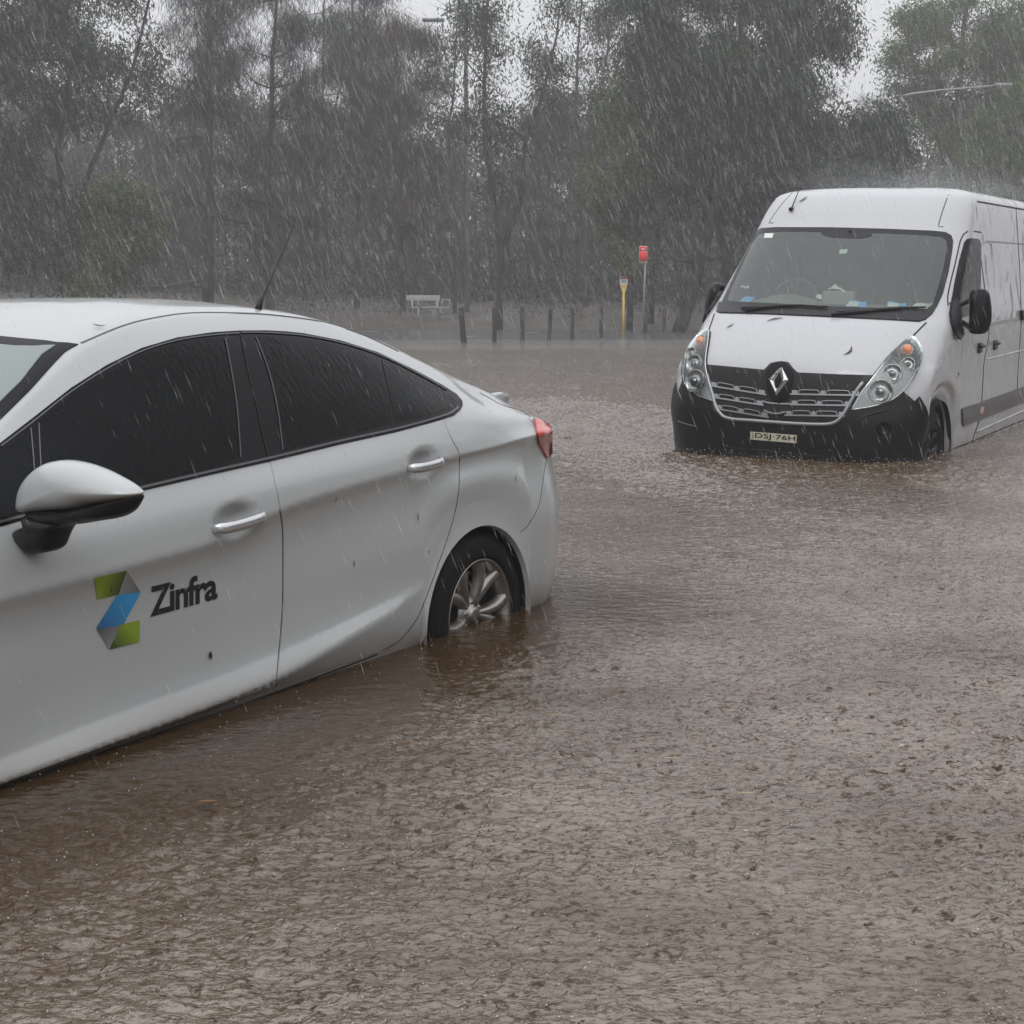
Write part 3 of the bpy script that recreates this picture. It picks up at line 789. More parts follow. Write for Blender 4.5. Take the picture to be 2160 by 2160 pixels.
rowsY = [
 T((-1.1, .80), (3.7, .80)),
 T((-1.1, .86), (0, .872), (.5, .858), (1.5, .862), (3.7, .85)),
 T((-1.1, .875), (0, .884), (.4, .878), (.6, .888), (1.2, .896), (2.3, .895), (3.7, .87)),
 T((-1.1, .885), (0, .890), (.4, .876), (.7, .868), (1.2, .862), (2.0, .860), (2.5, .875), (3.7, .87)),
 T((-1.1, .885), (-.3, .895), (.1, .895), (.5, .876), (1.2, .858), (2.0, .858), (2.6, .885), (3.7, .87)),
 T((-1.1, .842), (-.4, .858), (.1, .878), (.6, .876), (1.2, .873), (2.0, .874), (2.6, .88), (3.7, .835)),
 T((-1.1, .852), (-.43, .872), (.1, .890), (.6, .893), (1.2, .893), (2.3, .893), (3.7, .84)),
 T((-1.1, .835), (-.43, .850), (.1, .875), (.6, .880), (1.2, .880), (2.3, .878), (3.7, .82)),
 T((-1.1, .80), (-.85, .80), (-.43, .815), (-.1, .832), (.3, .845), (1.2, .850), (2.3, .842), (3.7, .78)),
 T((-1.1, .77), (-.5, .77), (-.1, .775), (.2, .765), (.7, .762), (1.2, .765), (1.8, .775), (2.3, .81), (3.7, .74)),
 T((-1.1, .73), (-.6, .725), (-.2, .720), (.1, .695), (.4, .668), (.9, .652), (1.5, .658), (1.9, .69), (2.2, .75), (2.6, .77), (3.7, .70)),
 T((-1.1, .70), (-.6, .68), (-.2, .64), (.1, .615), (.4, .600), (.9, .590), (1.5, .596), (1.8, .63), (2.2, .70), (2.6, .72), (3.7, .66)),
 T((-1.1, .42), (.5, .38), (1.5, .38), (2.3, .44), (3.7, .42)),
 T((-1.1, 0), (3.7, 0)),
]
wrapL = [.58, .60, .65, .67, .66, .63, .59, .56, .52, .49, .46, .44, .43, .43]
WX = -0.4
def arch_z(x):
    z = -1.0
    for cx, cz, r in ARCH:
        if abs(x - cx) < r: z = max(z, cz + math.sqrt(r * r - (x - cx) ** 2))
    return z
def dish(cx, cz, rx, rz, dep, slope=0.0):
    def f(x, z):
        u = (x - cx) / rx; v = (z - cz - slope * (x - cx)) / rz; q = u * u + v * v
        if q >= 1: return 0.0, 0.0, 0.0
        k = (1 - q); d = dep * k * k
        dq = -2 * dep * k
        return d, dq * 2 * (u / rx - v * slope / rz) , dq * 2 * v / rz
    return f
def car_station(xs, wrap=None):
    """control points (X, Y, Z) of all rows at station x, or on the rear/front wrap"""
    out = []
    for k in range(len(rowsZ)):
        if wrap is None:
            out.append((xs, float(rowsY[k](xs)), float(rowsZ[k](xs))))
        else:
            end, s_ = wrap
            n = 2.05 if k < 8 else 2.4
            c, sn = math.cos(s_ * math.pi / 2), math.sin(s_ * math.pi / 2)
            if end < 0:
                x = WX - wrapL[k] * abs(sn) ** (2 / n); y = float(rowsY[k](WX)) * abs(c) ** (2 / n)
            else:
                Lf = (.52, .54, .56, .56, .56, .52, .46, .42, .38, .36, .34, .32, .30, .30)[k]
                x = 3.13 + (Lf - .08) * abs(sn) ** (2 / n); y = float(rowsY[k](3.13)) * abs(c) ** (2 / n)
            out.append((x, y, float(rowsZ[k](x))))
    az = arch_z(out[0][0]) if wrap is None else -1
    if az > out[0][2]:
        zt = out[6][2]; z0 = out[0][2]
        for k in range(6):
            f = (out[k][2] - z0) / (zt - z0); f = f ** 1.15
            ff = min(1, f * 1.6); out[k] = (out[k][0], out[k][1] * ff + .889 * (1 - ff), az + f * (zt - az))
    return out
def loft_profile(ctrl, sub=6):
    P = [Vector(p) for p in ctrl]; out = []
    crease = {2: .15, 3: .25, 6: .05, 11: .6}
    for i in range(len(P) - 1):
        p1, p2 = P[i], P[i + 1]
        p0 = P[i - 1] if i > 0 else p1 + (p1 - p2)
        p3 = P[i + 2] if i + 2 < len(P) else Vector((p2.x, -p1.y, p1.z))
        d = (p2 - p1).length
        def tan(a, b_, c, idx):
            la, lb = max((b_ - a).length, 1e-5), max((c - b_).length, 1e-5)
            t = ((b_ - a) / la * lb + (c - b_) / lb * la) / (la + lb)
            return t
        m1, m2 = tan(p0, p1, p2, i) * d, tan(p1, p2, p3, i + 1) * d
        if i in crease: m1 = m1.lerp(p2 - p1, 1 - crease[i])
        if i + 1 in crease: m2 = m2.lerp(p2 - p1, 1 - crease[i + 1])
        for j in range(sub):
            t = j / sub
            out.append(p1 * (2 * t ** 3 - 3 * t * t + 1) + m1 * (t ** 3 - 2 * t * t + t) + p2 * (-2 * t ** 3 + 3 * t * t) + m2 * (t ** 3 - t * t))
    out.append(P[-1])
    return out
xs = set(np.round(np.arange(-0.38, 3.12, 0.035), 4))
for cx, cz, r in ARCH:
    xs = {x for x in xs if not (r * .80 < abs(x - cx) < r * 1.03)}
    for a in np.linspace(-1, 1, 41): xs.add(round(float(cx + r * math.sin(a * math.pi / 2)), 4))
    xs.add(round(cx - r - .0015, 4)); xs.add(round(cx + r + .0015, 4))
xs = sorted(xs)
stations = [loft_profile(car_station(0, (-1, s_))) for s_ in np.linspace(1, 0, 19)[:-1]] + [loft_profile(car_station(WX))]
stations += [loft_profile(car_station(x)) for x in xs]
stations += [loft_profile(car_station(0, (1, s_))) for s_ in np.linspace(0, 1, 15)]
nr = len(stations[0]); V = []; 
for s_ in stations: V += [tuple(p) for p in s_]
nst = len(stations); Fc = []
for i in range(nst - 1):
    for k in range(nr - 1):
        Fc.append((i * nr + k, i * nr + k + 1, (i + 1) * nr + k + 1, (i + 1) * nr + k))
n0 = len(V)
Vm = V + [(x, -y, z) for x, y, z in V]
Fm = [tuple(reversed(q)) for q in Fc] + [tuple(n0 + i for i in q) for q in Fc]
car.set_body(Vm, Fm)
HF = dish(1.384, 0.874, .118, .064, .040, -0.05)
HR = dish(0.403, 0.939, .118, .064, .040, -0.05)
HFb = dish(1.384, 0.874, .15, .09, .075); HRb = dish(0.403, 0.939, .15, .09, .075)
Vb = []
for x, y, z in Vm:
    d = (HFb(x, z)[0] + HRb(x, z)[0]) if y > .5 else 0
    Vb.append((x, y - d, z))
me = bpy.data.meshes.new('body'); me.from_pydata(Vb, [], Fm)
bm = bmesh.new(); bm.from_mesh(me)
bmesh.ops.remove_doubles(bm, verts=bm.verts, dist=0.00005)
bm.to_mesh(me); bm.free()
me.polygons.foreach_set('use_smooth', [True] * len(me.polygons)); me.update()
body = link('body', me, M['car_paint'], car.root)
# inner liners of the wheel arches
for cx, cz, r in ARCH:
    for sd in (1, -1):
        mb = MB(); n = 28; vs = []
        for i in range(n + 1):
            a = math.pi * i / n * 1.24 - 0.12 * math.pi
            for yy, rr in ((.8895, r + .001), (.870, r - .006), (.850, r + .004), (.45, r + .02)):
                vs.append((cx + rr * math.cos(a), sd * yy, max(cz + rr * math.sin(a), .15)))
        fs = [(i * 4 + k, i * 4 + k + 1, i * 4 + 5 + k, i * 4 + 4 + k) for i in range(n) for k in range(1, 3)]
        vs2 = [(cx + (r + .05) * math.cos(t), sd * .46, cz + (r + .05) * math.sin(t)) for t in np.linspace(0, 2 * math.pi, 24, endpoint=False)]
        mb.add(vs, fs); mb.add(vs2, [tuple(range(24))])
        mb.build('wheel_arch_liner', M['liner'], car.root)
        mb = MB(); lv = [p for i in range(n + 1) for p in (vs[i * 4], vs[i * 4 + 1])]; mb.add(lv, [(i * 2, i * 2 + 1, i * 2 + 3, i * 2 + 2) for i in range(n)])
        mb.build('wheel_arch_lip', M['car_paint'], car.root)
wheel(car, 0.0, 0.860, 0.316, 1); wheel(car, 0.03, -0.862, 0.316, -1)
wheel(car, 2.70, 0.862, 0.316, 1); wheel(car, 2.70, -0.862, 0.316, -1)

# doors: skins 2.5 mm proud, dark gap behind their edges
front_door = [(567, 977), (583, 1050), (589, 1085), (593, 1119), (594, 1200), (593, 1280), (589, 1340), (581, 1430), (579, 1447),
              (447, 1492), (298, 1549), (149, 1601), (0, 1655), (-19, 1662), (-22, 1560), (-32, 1400), (-45, 1276), (-42, 1140), (-38, 1122), (0, 1113), (60, 1096), (298, 1038), (447, 1003)]
rear_door = [(571, 976), (587, 1050), (593, 1085), (597, 1119), (598, 1200), (597, 1280), (593, 1340), (585, 1430), (583, 1445),
             (660, 1418), (729, 1397), (790, 1377), (812, 1368), (843, 1348), (875, 1309), (894, 1269), (914, 1214), (938, 1147), (957, 1085), (966, 1033), (967, 990), (967, 957), (953, 931), (942, 905), (934, 886), (835, 913), (717, 939)]
def both(x, z):
    a = HF(x, z); b_ = HR(x, z); return (a[0] + b_[0], a[1] + b_[1], a[2] + b_[2])
fd = car.patch('door', front_door, M['car_paint'], off=.0025, step=9, disp=both, skirt=.008)
rd = car.patch('door', rear_door, M['car_paint'], off=.0025, step=9, disp=both, skirt=.008)
fd['label'] = 'front door with company logo'; rd['label'] = 'rear passenger door'
car.ribbon('door_gap', [(566, 972), (581, 1050), (591, 1085), (595.5, 1119), (596, 1200), (595, 1280), (591, 1340), (583, 1430), (581, 1450)], .0030, M['gap_soft'], off=.0012, thick=.003)
car.ribbon('door_gap', [(934, 884), (943, 905), (954.5, 930), (968.5, 957), (968.5, 990), (967.5, 1033), (958.5, 1085), (939.5, 1147), (915.5, 1214), (895.5, 1269), (876.5, 1310), (844, 1350), (812, 1370)], .0030, M['gap_soft'], off=.0012, thick=.003)
# handles
def handle(a, b_, door):
    H1, H2 = car.hit(*a), car.hit(*b_)
    d = (H2[0] - H1[0]); pts = []; rad = []
    for i in range(13):
        t = i / 12; lift = 0.030 * min(1, math.sin(t * math.pi) * 2.2) ** .7 if 0 < t < 1 else 0
        pts.append(H1[0] + d * t + Vector((0, 1, 0)) * (lift - .004) + Vector((0, 0, -0.004 * math.sin(t * math.pi))))
        rad.append(.0175 * (1 if .08 < t < .92 else .8))
    mb = MB(); vs = []; n = 10
    for i, p in enumerate(pts):
        t = (pts[min(i + 1, 12)] - pts[max(i - 1, 0)]).normalized(); up = Vector((0, 0, 1)); up = (up - t * up.dot(t)).normalized(); nn = t.cross(up)
        for k in range(n):
            a_ = 2 * math.pi * k / n
            vs.append(p + up * math.cos(a_) * rad[i] + nn * math.sin(a_) * rad[i] * .66)
    fs = [(i * n + k, i * n + (k + 1) % n, (i + 1) * n + (k + 1) % n, (i + 1) * n + k) for i in range(12) for k in range(n)]
    fs += [tuple(reversed(range(n))), tuple(range(12 * n, 13 * n))]
    return mb.add(vs, fs).build('door_handle', M['handle'], door)
handle((449, 1116), (556, 1085), fd)
handle((862, 988), (929, 971), rd)

# side windows: black surround, panes, mouldings
dlo = [(-330, 1200), (-200, 1078), (-90, 1000), (0, 935), (75, 877), (149, 819), (224, 771), (298, 735), (373, 713), (447, 702), (503, 698.5), (559, 698), (600, 700), (639, 704), (717, 719), (796, 744), (875, 782), (934, 814), (962, 832), (974, 846), (975, 856), (970, 866), (957, 877), (914, 891),
       (835, 912), (717, 938), (567, 974), (447, 1001), (298, 1036), (60, 1094), (0, 1111), (-150, 1150)]
car.patch('window_surround', dlo, M['black_gloss'], off=.0035, step=14, mirror=True)
pf = [(-290, 1185), (-180, 1090), (-80, 1015), (0, 955), (75, 897), (149, 838), (224, 790), (298, 752), (373, 728), (447, 716), (468, 715), (482, 780), (494, 860), (503, 965), (447, 986), (298, 1021), (60, 1079), (0, 1095), (-150, 1135)]
pr = [(540, 712), (600, 713), (639, 717), (717, 732), (796, 757), (826, 893), (717, 922), (600, 951), (593, 952), (583, 860), (565, 780)]
pq = [(803, 760), (875, 794), (928, 822), (955, 838), (962, 850), (950, 862), (910, 874), (833, 892)]
for nm, pp in (('window_pane', pf), ('window_pane', pr), ('window_pane', pq)):
    car.patch(nm, pp, M['tint'], off=.0055, step=14, mirror=True)
car.ribbon('window_moulding', [(-150, 1143), (0, 1103), (60, 1087), (298, 1029), (447, 994), (567, 967), (717, 931), (835, 905), (914, 884), (950, 872), (964, 860)], .007, M['trim_line'], off=.009, thick=.006, mirror=True)
car.ribbon('window_moulding', [(0, 944), (75, 886), (149, 828), (224, 780), (298, 743), (373, 720), (447, 709), (503, 705)], .004, M['trim_line'], off=.0075, thick=.004)
car.ribbon('window_moulding', [(508, 704), (559, 704), (639, 710), (717, 725), (796, 750), (875, 788), (940, 824)], .004, M['trim_line'], off=.0075, thick=.004)
car.ribbon('pillar_seam', [(505, 703), (520, 780), (537, 850), (552, 920), (565, 970)], .004, M['seam'], off=.0065, thick=.003)
for l_ in ([(473, 716), (485, 780), (497, 860), (505, 965)], [(538, 713), (563, 780), (582, 860), (594, 950)], [(63, 905), (70, 985), (72, 1075)], [(80, 895), (84, 985), (86, 1070)]):
    car.ribbon('pillar_edge', l_, .0035, M['trim_line'], off=.0075, thick=.003)
car.ribbon('roof_gap', [(171, 724), (261, 687), (335, 669), (410, 660), (522, 661), (600, 667), (680, 679), (760, 704), (840, 741)], .005, M['trim_line'], off=.002, thick=.003)

# windscreen
def ws_loop(edge_px, side_, low, inset):
    """one half of the windscreen outline from its seen edge, mirrored about the car's centre line"""
    half = []
    for p in edge_px:
        h, n = car.hit(*p); half.append((h.x, h.y))
    half = [p for p in half if p[1] > .02]; half.sort(key=lambda p: p[1])
    half = half + side_ + low
    return [(half[0][0] + .004, 0.0)] + half + [(x, -y) for x, y in reversed(half) if y > 0]
ws = ws_loop([(165, 727), (120, 723), (60, 716), (0, 710), (-60, 706)], [(1.74, .595), (1.90, .635), (2.05, .665), (2.20, .685), (2.36, .70)], [(2.47, .66), (2.53, .5), (2.57, .3), (2.585, .0)], 0)
wsi = [(x + (.048 if x < 1.8 else .0 if x < 2.4 else -.07), y - math.copysign(.040, y) * (1 if abs(y) > .45 else 0)) for x, y in ws]
wf = car.patch('windscreen', ws, M['black_gloss'], proj='top', off=.003, step=.03)
car.patch('windscreen_glass', wsi, simple('pale_windscreen', (0.20, 0.25, 0.235), 0.05, ior=1.7), parent=wf, proj='top', off=.006, step=.03)

# tail lamp
tl = [(1123, 884), (1128, 906), (1131, 920), (1136, 938), (1152, 967), (1158, 960), (1163, 956), (1166, 930), (1164, 912), (1156, 898), (1146, 890), (1134, 884)]
t1 = car.patch('tail_lamp', tl, M['tail_red'], off=.010, step=5, mirror=True, skirt=.014)
car.patch('lamp_lens', [(1125, 889), (1128, 905), (1131, 919), (1163, 911), (1155, 900), (1146, 893), (1134, 888)], M['tail_light_red'], parent=t1, off=.0125, step=5, mirror=True)
# boot lid and bumper gaps
car.ribbon('boot_gap', [(1012, 829), (1033, 840), (1054, 852), (1074, 859), (1095, 864), (1112, 874), (1118, 880)], .004, M['seam'], off=.0010, thick=.003, mirror=True)
car.ribbon('bumper_gap', [(1153, 968), (1148, 995), (1143, 1030), (1135, 1070), (1112, 1110), (1096, 1122)], .0028, M['trim_line'], off=.001, thick=.002, mirror=True)
# boot lip
half = [((-.57, .545, 1.100), (-.56, .50, 1.085)), ((-.68, .545, 1.108), (-.62, .44, 1.088)), ((-.80, .505, 1.092), (-.68, .38, 1.082)), ((-.89, .40, 1.080), (-.74, .28, 1.076)), ((-.94, .22, 1.078), (-.78, .15, 1.074)), ((-.955, 0, 1.078), (-.79, 0, 1.074))]
line_ = half + [((o_[0], -o_[1], o_[2]), (i_[0], -i_[1], i_[2])) for o_, i_ in reversed(half[:-1])]
P3 = []
for i in range(len(line_) - 1):
    for j in range(4):
        t = j / 4; t2 = t * t * (3 - 2 * t) if False else t
        P3.append(tuple(Vector(line_[i][k]).lerp(Vector(line_[i + 1][k]), t2) for k in (0, 1)))
P3.append(tuple(Vector(v) for v in line_[-1])); vs = []
for o_, i_ in P3:
    out = Vector((o_.x + .75, o_.y, 0)).normalized()
    vs += [i_ - Vector((0, 0, .03)), i_, i_.lerp(o_, .6) + Vector((0, 0, .006)), o_ - out * .010 + Vector((0, 0, .002)), o_ - Vector((0, 0, .008)), o_ - out * .012 - Vector((0, 0, .035)), o_ - out * .05 - Vector((0, 0, .07))]
fs = [(7 * i + k, 7 * i + 7 + k, 7 * i + 8 + k, 7 * i + 1 + k) for i in range(len(P3) - 1) for k in range(6)]
mesh_py('boot_spoiler', vs, fs, M['car_paint'], car.root)
# fuel flap is on the far side; small round sill plug line under the doors
car.ribbon('sill_gap', [(0, 1662), (149, 1608), (298, 1557), (447, 1507), (581, 1460), (720, 1409), (796, 1380)], .006, M['seam'], off=.001, thick=.002)

# door mirror (left) with its far twin
def car_mirror():
    XM = 2.155
    ax, ay, az = Vector((0, 1, 0)), Vector((0, 0, 1)), Vector((1, 0, 0)); R3 = car.Mi.to_3x3()
    def pl(x, y):
        d = R3 @ ray(x, y); p = car.cam + d * ((XM - car.cam.x) / d.x); return (p.y, p.z)
    c0 = pl(170, 1030); root_c = Vector((XM, c0[0], c0[1]))
    def uv(pts): return [(pl(x, y)[0] - c0[0], pl(x, y)[1] - c0[1]) for x, y in pts]
    cap = [(47, 1060), (52, 1034), (66, 1008), (86, 988), (108, 975), (134, 970), (160, 972), (190, 979), (222, 991), (252, 1006), (278, 1021), (294, 1034), (298, 1042), (280, 1050), (240, 1058), (205, 1063), (170, 1072), (120, 1076), (75, 1079), (50, 1078)]
    low = [(60, 1076), (120, 1074), (170, 1069), (205, 1060), (250, 1054), (292, 1044), (288, 1062), (274, 1080), (250, 1092), (215, 1098), (179, 1104), (150, 1105), (100, 1104), (70, 1095)]
    arm = [(60, 1085), (120, 1090), (150, 1100), (134, 1112), (122, 1135), (112, 1158), (95, 1166), (67, 1167), (45, 1150), (32, 1130), (35, 1120), (58, 1108), (64, 1098)]
    m = inflate('mirror', smooth_closed(uv(cap)), root_c, ax, ay, az, .075, M['car_paint'], car.root, back=.05, power=.4)
    inflate('mirror_base', smooth_closed(uv(low)), root_c - az * .005, ax, ay, az, .060, M['black_plastic'], m, back=.05, power=.4)
    inflate('mirror_arm', smooth_closed(uv(arm)), root_c - az * .01, ax, ay, az, .05, M['black_plastic'], m, back=.06, power=.3)
    m['label'] = 'white topped door mirror'
    for o in list(m.children) + [m]:
        q = o.copy(); q.data = o.data.copy()
        for v in q.data.vertices: v.co.y *= -1
        q.data.flip_normals(); col.objects.link(q); q.parent = car.root if o is m else None
        if o is m: q['label'] = 'far side door mirror'
        q.name = o.name.split('.')[0]
        car_mirror.made = getattr(car_mirror, 'made', []) + [(o, q)]
    far = [q for o, q in car_mirror.made if o is m][0]
    for o, q in car_mirror.made:
        if o is not m: q.parent = far
car_mirror()
# roof aerial
b0 = car.hit(543, 652); tip = car.Mi @ (at(622, 470, (car.M @ b0[0]).y + 0.25))
mb = MB(); mb.tube([b0[0] - Vector((0, 0, .01)), b0[0] + (tip - b0[0]) * .10, b0[0] + (tip - b0[0]) * .13, tip], [.014, .008, .0048, .0030], 8)
mb.build('aerial', M['black_plastic'], car.root)

# company logo and lettering on the front door
def z7(x, y): return (x / 2.6833, 1150 + y / 2.6833)
def vcol_mat(name):
    m, nt, b = new_mat(name); setp(b, rough=.35, coat=.5, coatr=.05)
    a = nt.nodes.new('ShaderNodeVertexColor'); a.layer_name = 'tint'; nt.links.new(a.outputs[0], b.inputs['Base Color']); return m
M['decal'] = vcol_mat('printed_logo')
def printed(poly, dirn, c0, c1, off):
    """a printed polygon with a printed colour blend along dirn (logo artwork)"""
    o = car.patch('logo_panel', [z7(*p) for p in poly], M['decal'], parent=fd, off=off, step=5, skirt=.0)
    me = o.data; a = me.color_attributes.new('tint', 'FLOAT_COLOR', 'POINT')
    A, B = Vector(z7(*dirn[0])), Vector(z7(*dirn[1])); cs = []
    for v in me.vertices:
        w = car.M @ v.co - CAM; u = Vector((1080 + FOC * w.dot(VR) / w.dot(VW), 1080 - FOC * w.dot(VU) / w.dot(VW)))
        t = max(0, min(1, (u - A).dot(B - A) / (B - A).length_squared))
        cs += [c0[i] * (1 - t) + c1[i] * t for i in range(3)] + [1.0]
    a.data.foreach_set('color', cs)
GR, GD = (0.25, 0.36, 0.02), (0.035, 0.07, 0.008)
printed([(527, 183), (712, 140), (665, 278), (545, 305)], ((600, 190), (690, 230)), GR, GD, .0042)
printed([(712, 140), (790, 263), (665, 278)], ((790, 263), (690, 200)), (.14, .14, .14), (.30, .30, .31), .0042)
printed([(655, 283), (665, 278), (790, 263), (788, 272), (692, 448), (672, 455), (542, 475), (540, 466)], ((560, 470), (720, 290)), (.02, .12, .30), (.03, .33, .68), .0042)
printed([(542, 475), (672, 455), (612, 588)], ((560, 480), (640, 560)), (.09, .09, .095), (.27, .27, .28), .0042)
printed([(672, 455), (680, 448), (785, 423), (785, 547), (612, 590)], ((640, 560), (740, 480)), GD, GR, .0042)

def text_tris(s_, size=1.0, offset=0.0, spacing=1.0):
    cu = bpy.data.curves.new('lettering', 'FONT'); cu.body = s_; cu.size = size; cu.offset = offset; cu.space_character = spacing; cu.resolution_u = 4
    o = bpy.data.objects.new('lettering', cu); col.objects.link(o)
    dg = bpy.context.evaluated_depsgraph_get(); me = bpy.data.meshes.new_from_object(o.evaluated_get(dg))
    bm = bmesh.new(); bm.from_mesh(me); bmesh.ops.triangulate(bm, faces=bm.faces)
    bmesh.ops.subdivide_edges(bm, edges=[e for e in bm.edges if e.calc_length() > size * .22], cuts=1)
    bmesh.ops.triangulate(bm, faces=bm.faces)
    bm.verts.index_update()
    vs = [v.co.copy() for v in bm.verts]; fs = [tuple(v.index for v in f.verts) for f in bm.faces]; bm.free()
    bpy.data.objects.remove(o); bpy.data.curves.remove(cu); bpy.data.meshes.remove(me)
    return vs, fs
def text_on(veh, name, s_, quad, mat, parent, off, offset=0.012, proj='px', spacing=1.0):
    """lay text into the quad (bl, br, tr, tl) and drop it on the body surface"""
    vs, fs = text_tris(s_, 1.0, offset, spacing)
    x0, x1 = min(v.x for v in vs), max(v.x for v in vs); y0, y1 = min(v.y for v in vs), max(v.y for v in vs)
    bl, br, tr, tl = (Vector(q) for q in quad); V = []
    for v in vs:
        a, b_ = (v.x - x0) / (x1 - x0), (v.y - y0) / (y1 - y0)
        q = bl.lerp(br, a).lerp(tl.lerp(tr, a), b_)
        h, n = veh.hit(q.x, q.y, proj); V.append(h + n * off)
    F2 = []
    for t in fs:
        n = (V[t[1]] - V[t[0]]).cross(V[t[2]] - V[t[0]])
        F2.append(t if n.dot(veh.cam - V[t[0]]) > 0 else tuple(reversed(t)))
    return mesh_py(name, V, F2, mat, parent, smooth=False)
text_on(car, 'logo_lettering', 'Zinfra', [z7(845, 408), z7(1226, 303), z7(1226, 140), z7(843, 232)], M['ink'], fd, .0042, offset=.028, spacing=.93)

# ================================================================ VAN
vF, vL, vU = frame(2890, 568, roll=math.radians(-1.5))
VZ = 0.33                                            # tables below are heights over the sill; ground is VZ lower
_F, _L, _U = frame(2890, 568)
vP = CAM + ray(2000, 950) * 12.2
vO = vP - vL * 1.0 + vF * 1.24 - vU * VZ
van = Vehicle('delivery_van', vF, vL, vU, vO)
tag(van.root, 'white high-roof van with black bumper and plate DSJ 76H facing the camera in flood water', 'van')
vz = [-.30, 0, .15, .30, .42, .52, .60, .66, .72, .80, .90, 1.00, 1.08, 1.12, 1.30, 1.50, 1.74, 1.80, 1.95, 2.05, 2.092, 2.115, 2.128]
XF = pchip(vz, [-.10, -.03, -.005, 0, -.02, -.04, -.06, -.085, -.13, -.215, -.345, -.50, -.645, -.71, -.945, -1.21, -1.53, -1.60, -1.77, -1.92, -2.06, -2.2, -2.4])
WW = pchip([-.30, 0, .12, .3, .6, .98, 1.3, 1.75, 1.95, 2.03, 2.075, 2.10, 2.12, 2.128], [.96, .995, 1.0, 1.03, 1.035, 1.03, .985, .93, .895, .865, .81, .73, .62, .5])
DD = pchip([-.3, 0, .3, .5, .66, .9, 1.1, 1.4, 1.75, 2.0, 2.128], [.37, .37, .38, .42, .52, .60, .54, .46, .38, .32, .2])
NN_ = pchip([-.3, 0, .3, .66, .9, 1.1, 1.4, 1.75, 2.0, 2.128], [3.4, 3.4, 3.2, 3.0, 2.8, 2.8, 3.0, 3.4, 3.6, 3.6])
VAR = [(-.842, .0, .425), (-5.17, .0, .425)]
def van_arch(x):
    z = -1.0
    for cx, cz, r in VAR:
        if abs(x - cx) < r: z = max(z, cz + math.sqrt(r * r - (x - cx) ** 2))
    return z
levels = np.concatenate([np.linspace(-.30, .6, 27), np.linspace(.63, 1.1, 20), np.linspace(1.14, 1.75, 18), np.linspace(1.78, 2.0, 8), np.linspace(2.02, 2.128, 14)])
sideX = list(np.arange(-6.0, -1.35, .12))
for cx, cz, r in VAR:
    sideX = [x for x in sideX if abs(x - cx) > r * 1.03] + [cx + r * math.sin(a * math.pi / 2) for a in np.linspace(-1, 1, 33)] + [cx - r - .0015, cx + r + .0015]
sideX = sorted(sideX); rows = []
for z in levels:
    w, xf, d, n = float(WW(z)), float(XF(z)), float(DD(z)), float(NN_(z))
    row = []
    xm = xf - d
    for i in range(27):                                    # nose, centre -> side tangent
        t = i / 26; y = w * math.sin(t * math.pi / 2) ** .9; yr = min(1, y / w)
        row.append([xf - d * (1 - (1 - yr ** n) ** (1 / 1.8)) , y])
    side = [x for x in reversed(sideX)]
    x0 = row[-1][0]
    # side wall from the nose tangent back to the tail
    for x in side:
        lo = -6.0; f = (x - side[0]) / (lo - side[0])
        g = min(1, max(0, (z - .42) / .42)); g = g * g * (3 - 2 * g); xr = x0 - .03 + (x - side[0]) * (-6.0 - x0 + .03) / (-6.0 - side[0])
        row.append([x * (1 - g) + xr * g, w])
    for x in (-6.05, -6.08): row.append([x, w * (.97 if x < -6.06 else .99)])
    row.append([-6.1, w * .9]); row.append([-6.1, 0.0])
    pts = []
    for i, (x, y) in enumerate(row):
        zz = z
        if y > .9 * w and i >= 20 and i < len(row) - 4:
            a = van_arch(x)
            if a > -1 and z < .72:
                f = (z + .30) / 1.02; f = f ** 1.1; zz = max(z, a + f * (.72 - a)) if a > -.3 else z
        pts.append(Vector((x, y, zz + VZ)))
    rows.append(pts)
# side stations must run strictly backwards from the nose: sort out levels whose nose ends behind the first side station
for row in rows:
    xe = row[26].x
    for i in range(27, len(row)):
        if row[i].x > xe - .001 * (i - 26): row[i].x = xe - .001 * (i - 26)
nc = len(rows[0]); V = [tuple(p) for r_ in rows for p in r_]; Fc = []
for i in range(len(rows) - 1):
    for k in range(nc - 1): Fc.append((i * nc + k, i * nc + k + 1, (i + 1) * nc + k + 1, (i + 1) * nc + k))
n0 = len(V); Vm = V + [(x, -y, z) for x, y, z in V]
Fm = list(Fc) + [tuple(n0 + i for i in reversed(q)) for q in Fc]
# roof lid joining both halves along the top level
top = (len(rows) - 1) * nc
for k in range(nc - 1):
    Fm.append((top + k, top + k + 1, n0 + top + k + 1, n0 + top + k))
van.set_body(Vm, Fm)
def zz3(x, y): return (1400 + x / 2.5421, 360 + y / 2.5421)
ws_out = [zz3(*p) for p in ((502, 322), (522, 309), (600, 304), (900, 305), (1200, 313), (1440, 323), (1510, 330), (1542, 348), (1552, 378), (1547, 430), (1528, 540), (1497, 660), (1465, 730), (1440, 770), (1405, 800), (1370, 812), (1200, 802), (850, 785), (560, 772), (300, 765), (280, 757), (306, 715), (342, 640), (407, 500), (458, 395))]
ws_in = [zz3(*p) for p in ((508, 345), (540, 333), (640, 328), (900, 331), (1200, 338), (1420, 350), (1490, 356), (1516, 378), (1518, 420), (1500, 520), (1470, 630), (1440, 720), (1410, 742), (1360, 746), (1150, 740), (850, 730), (600, 715), (350, 700), (343, 690), (360, 640), (425, 500), (470, 400))]
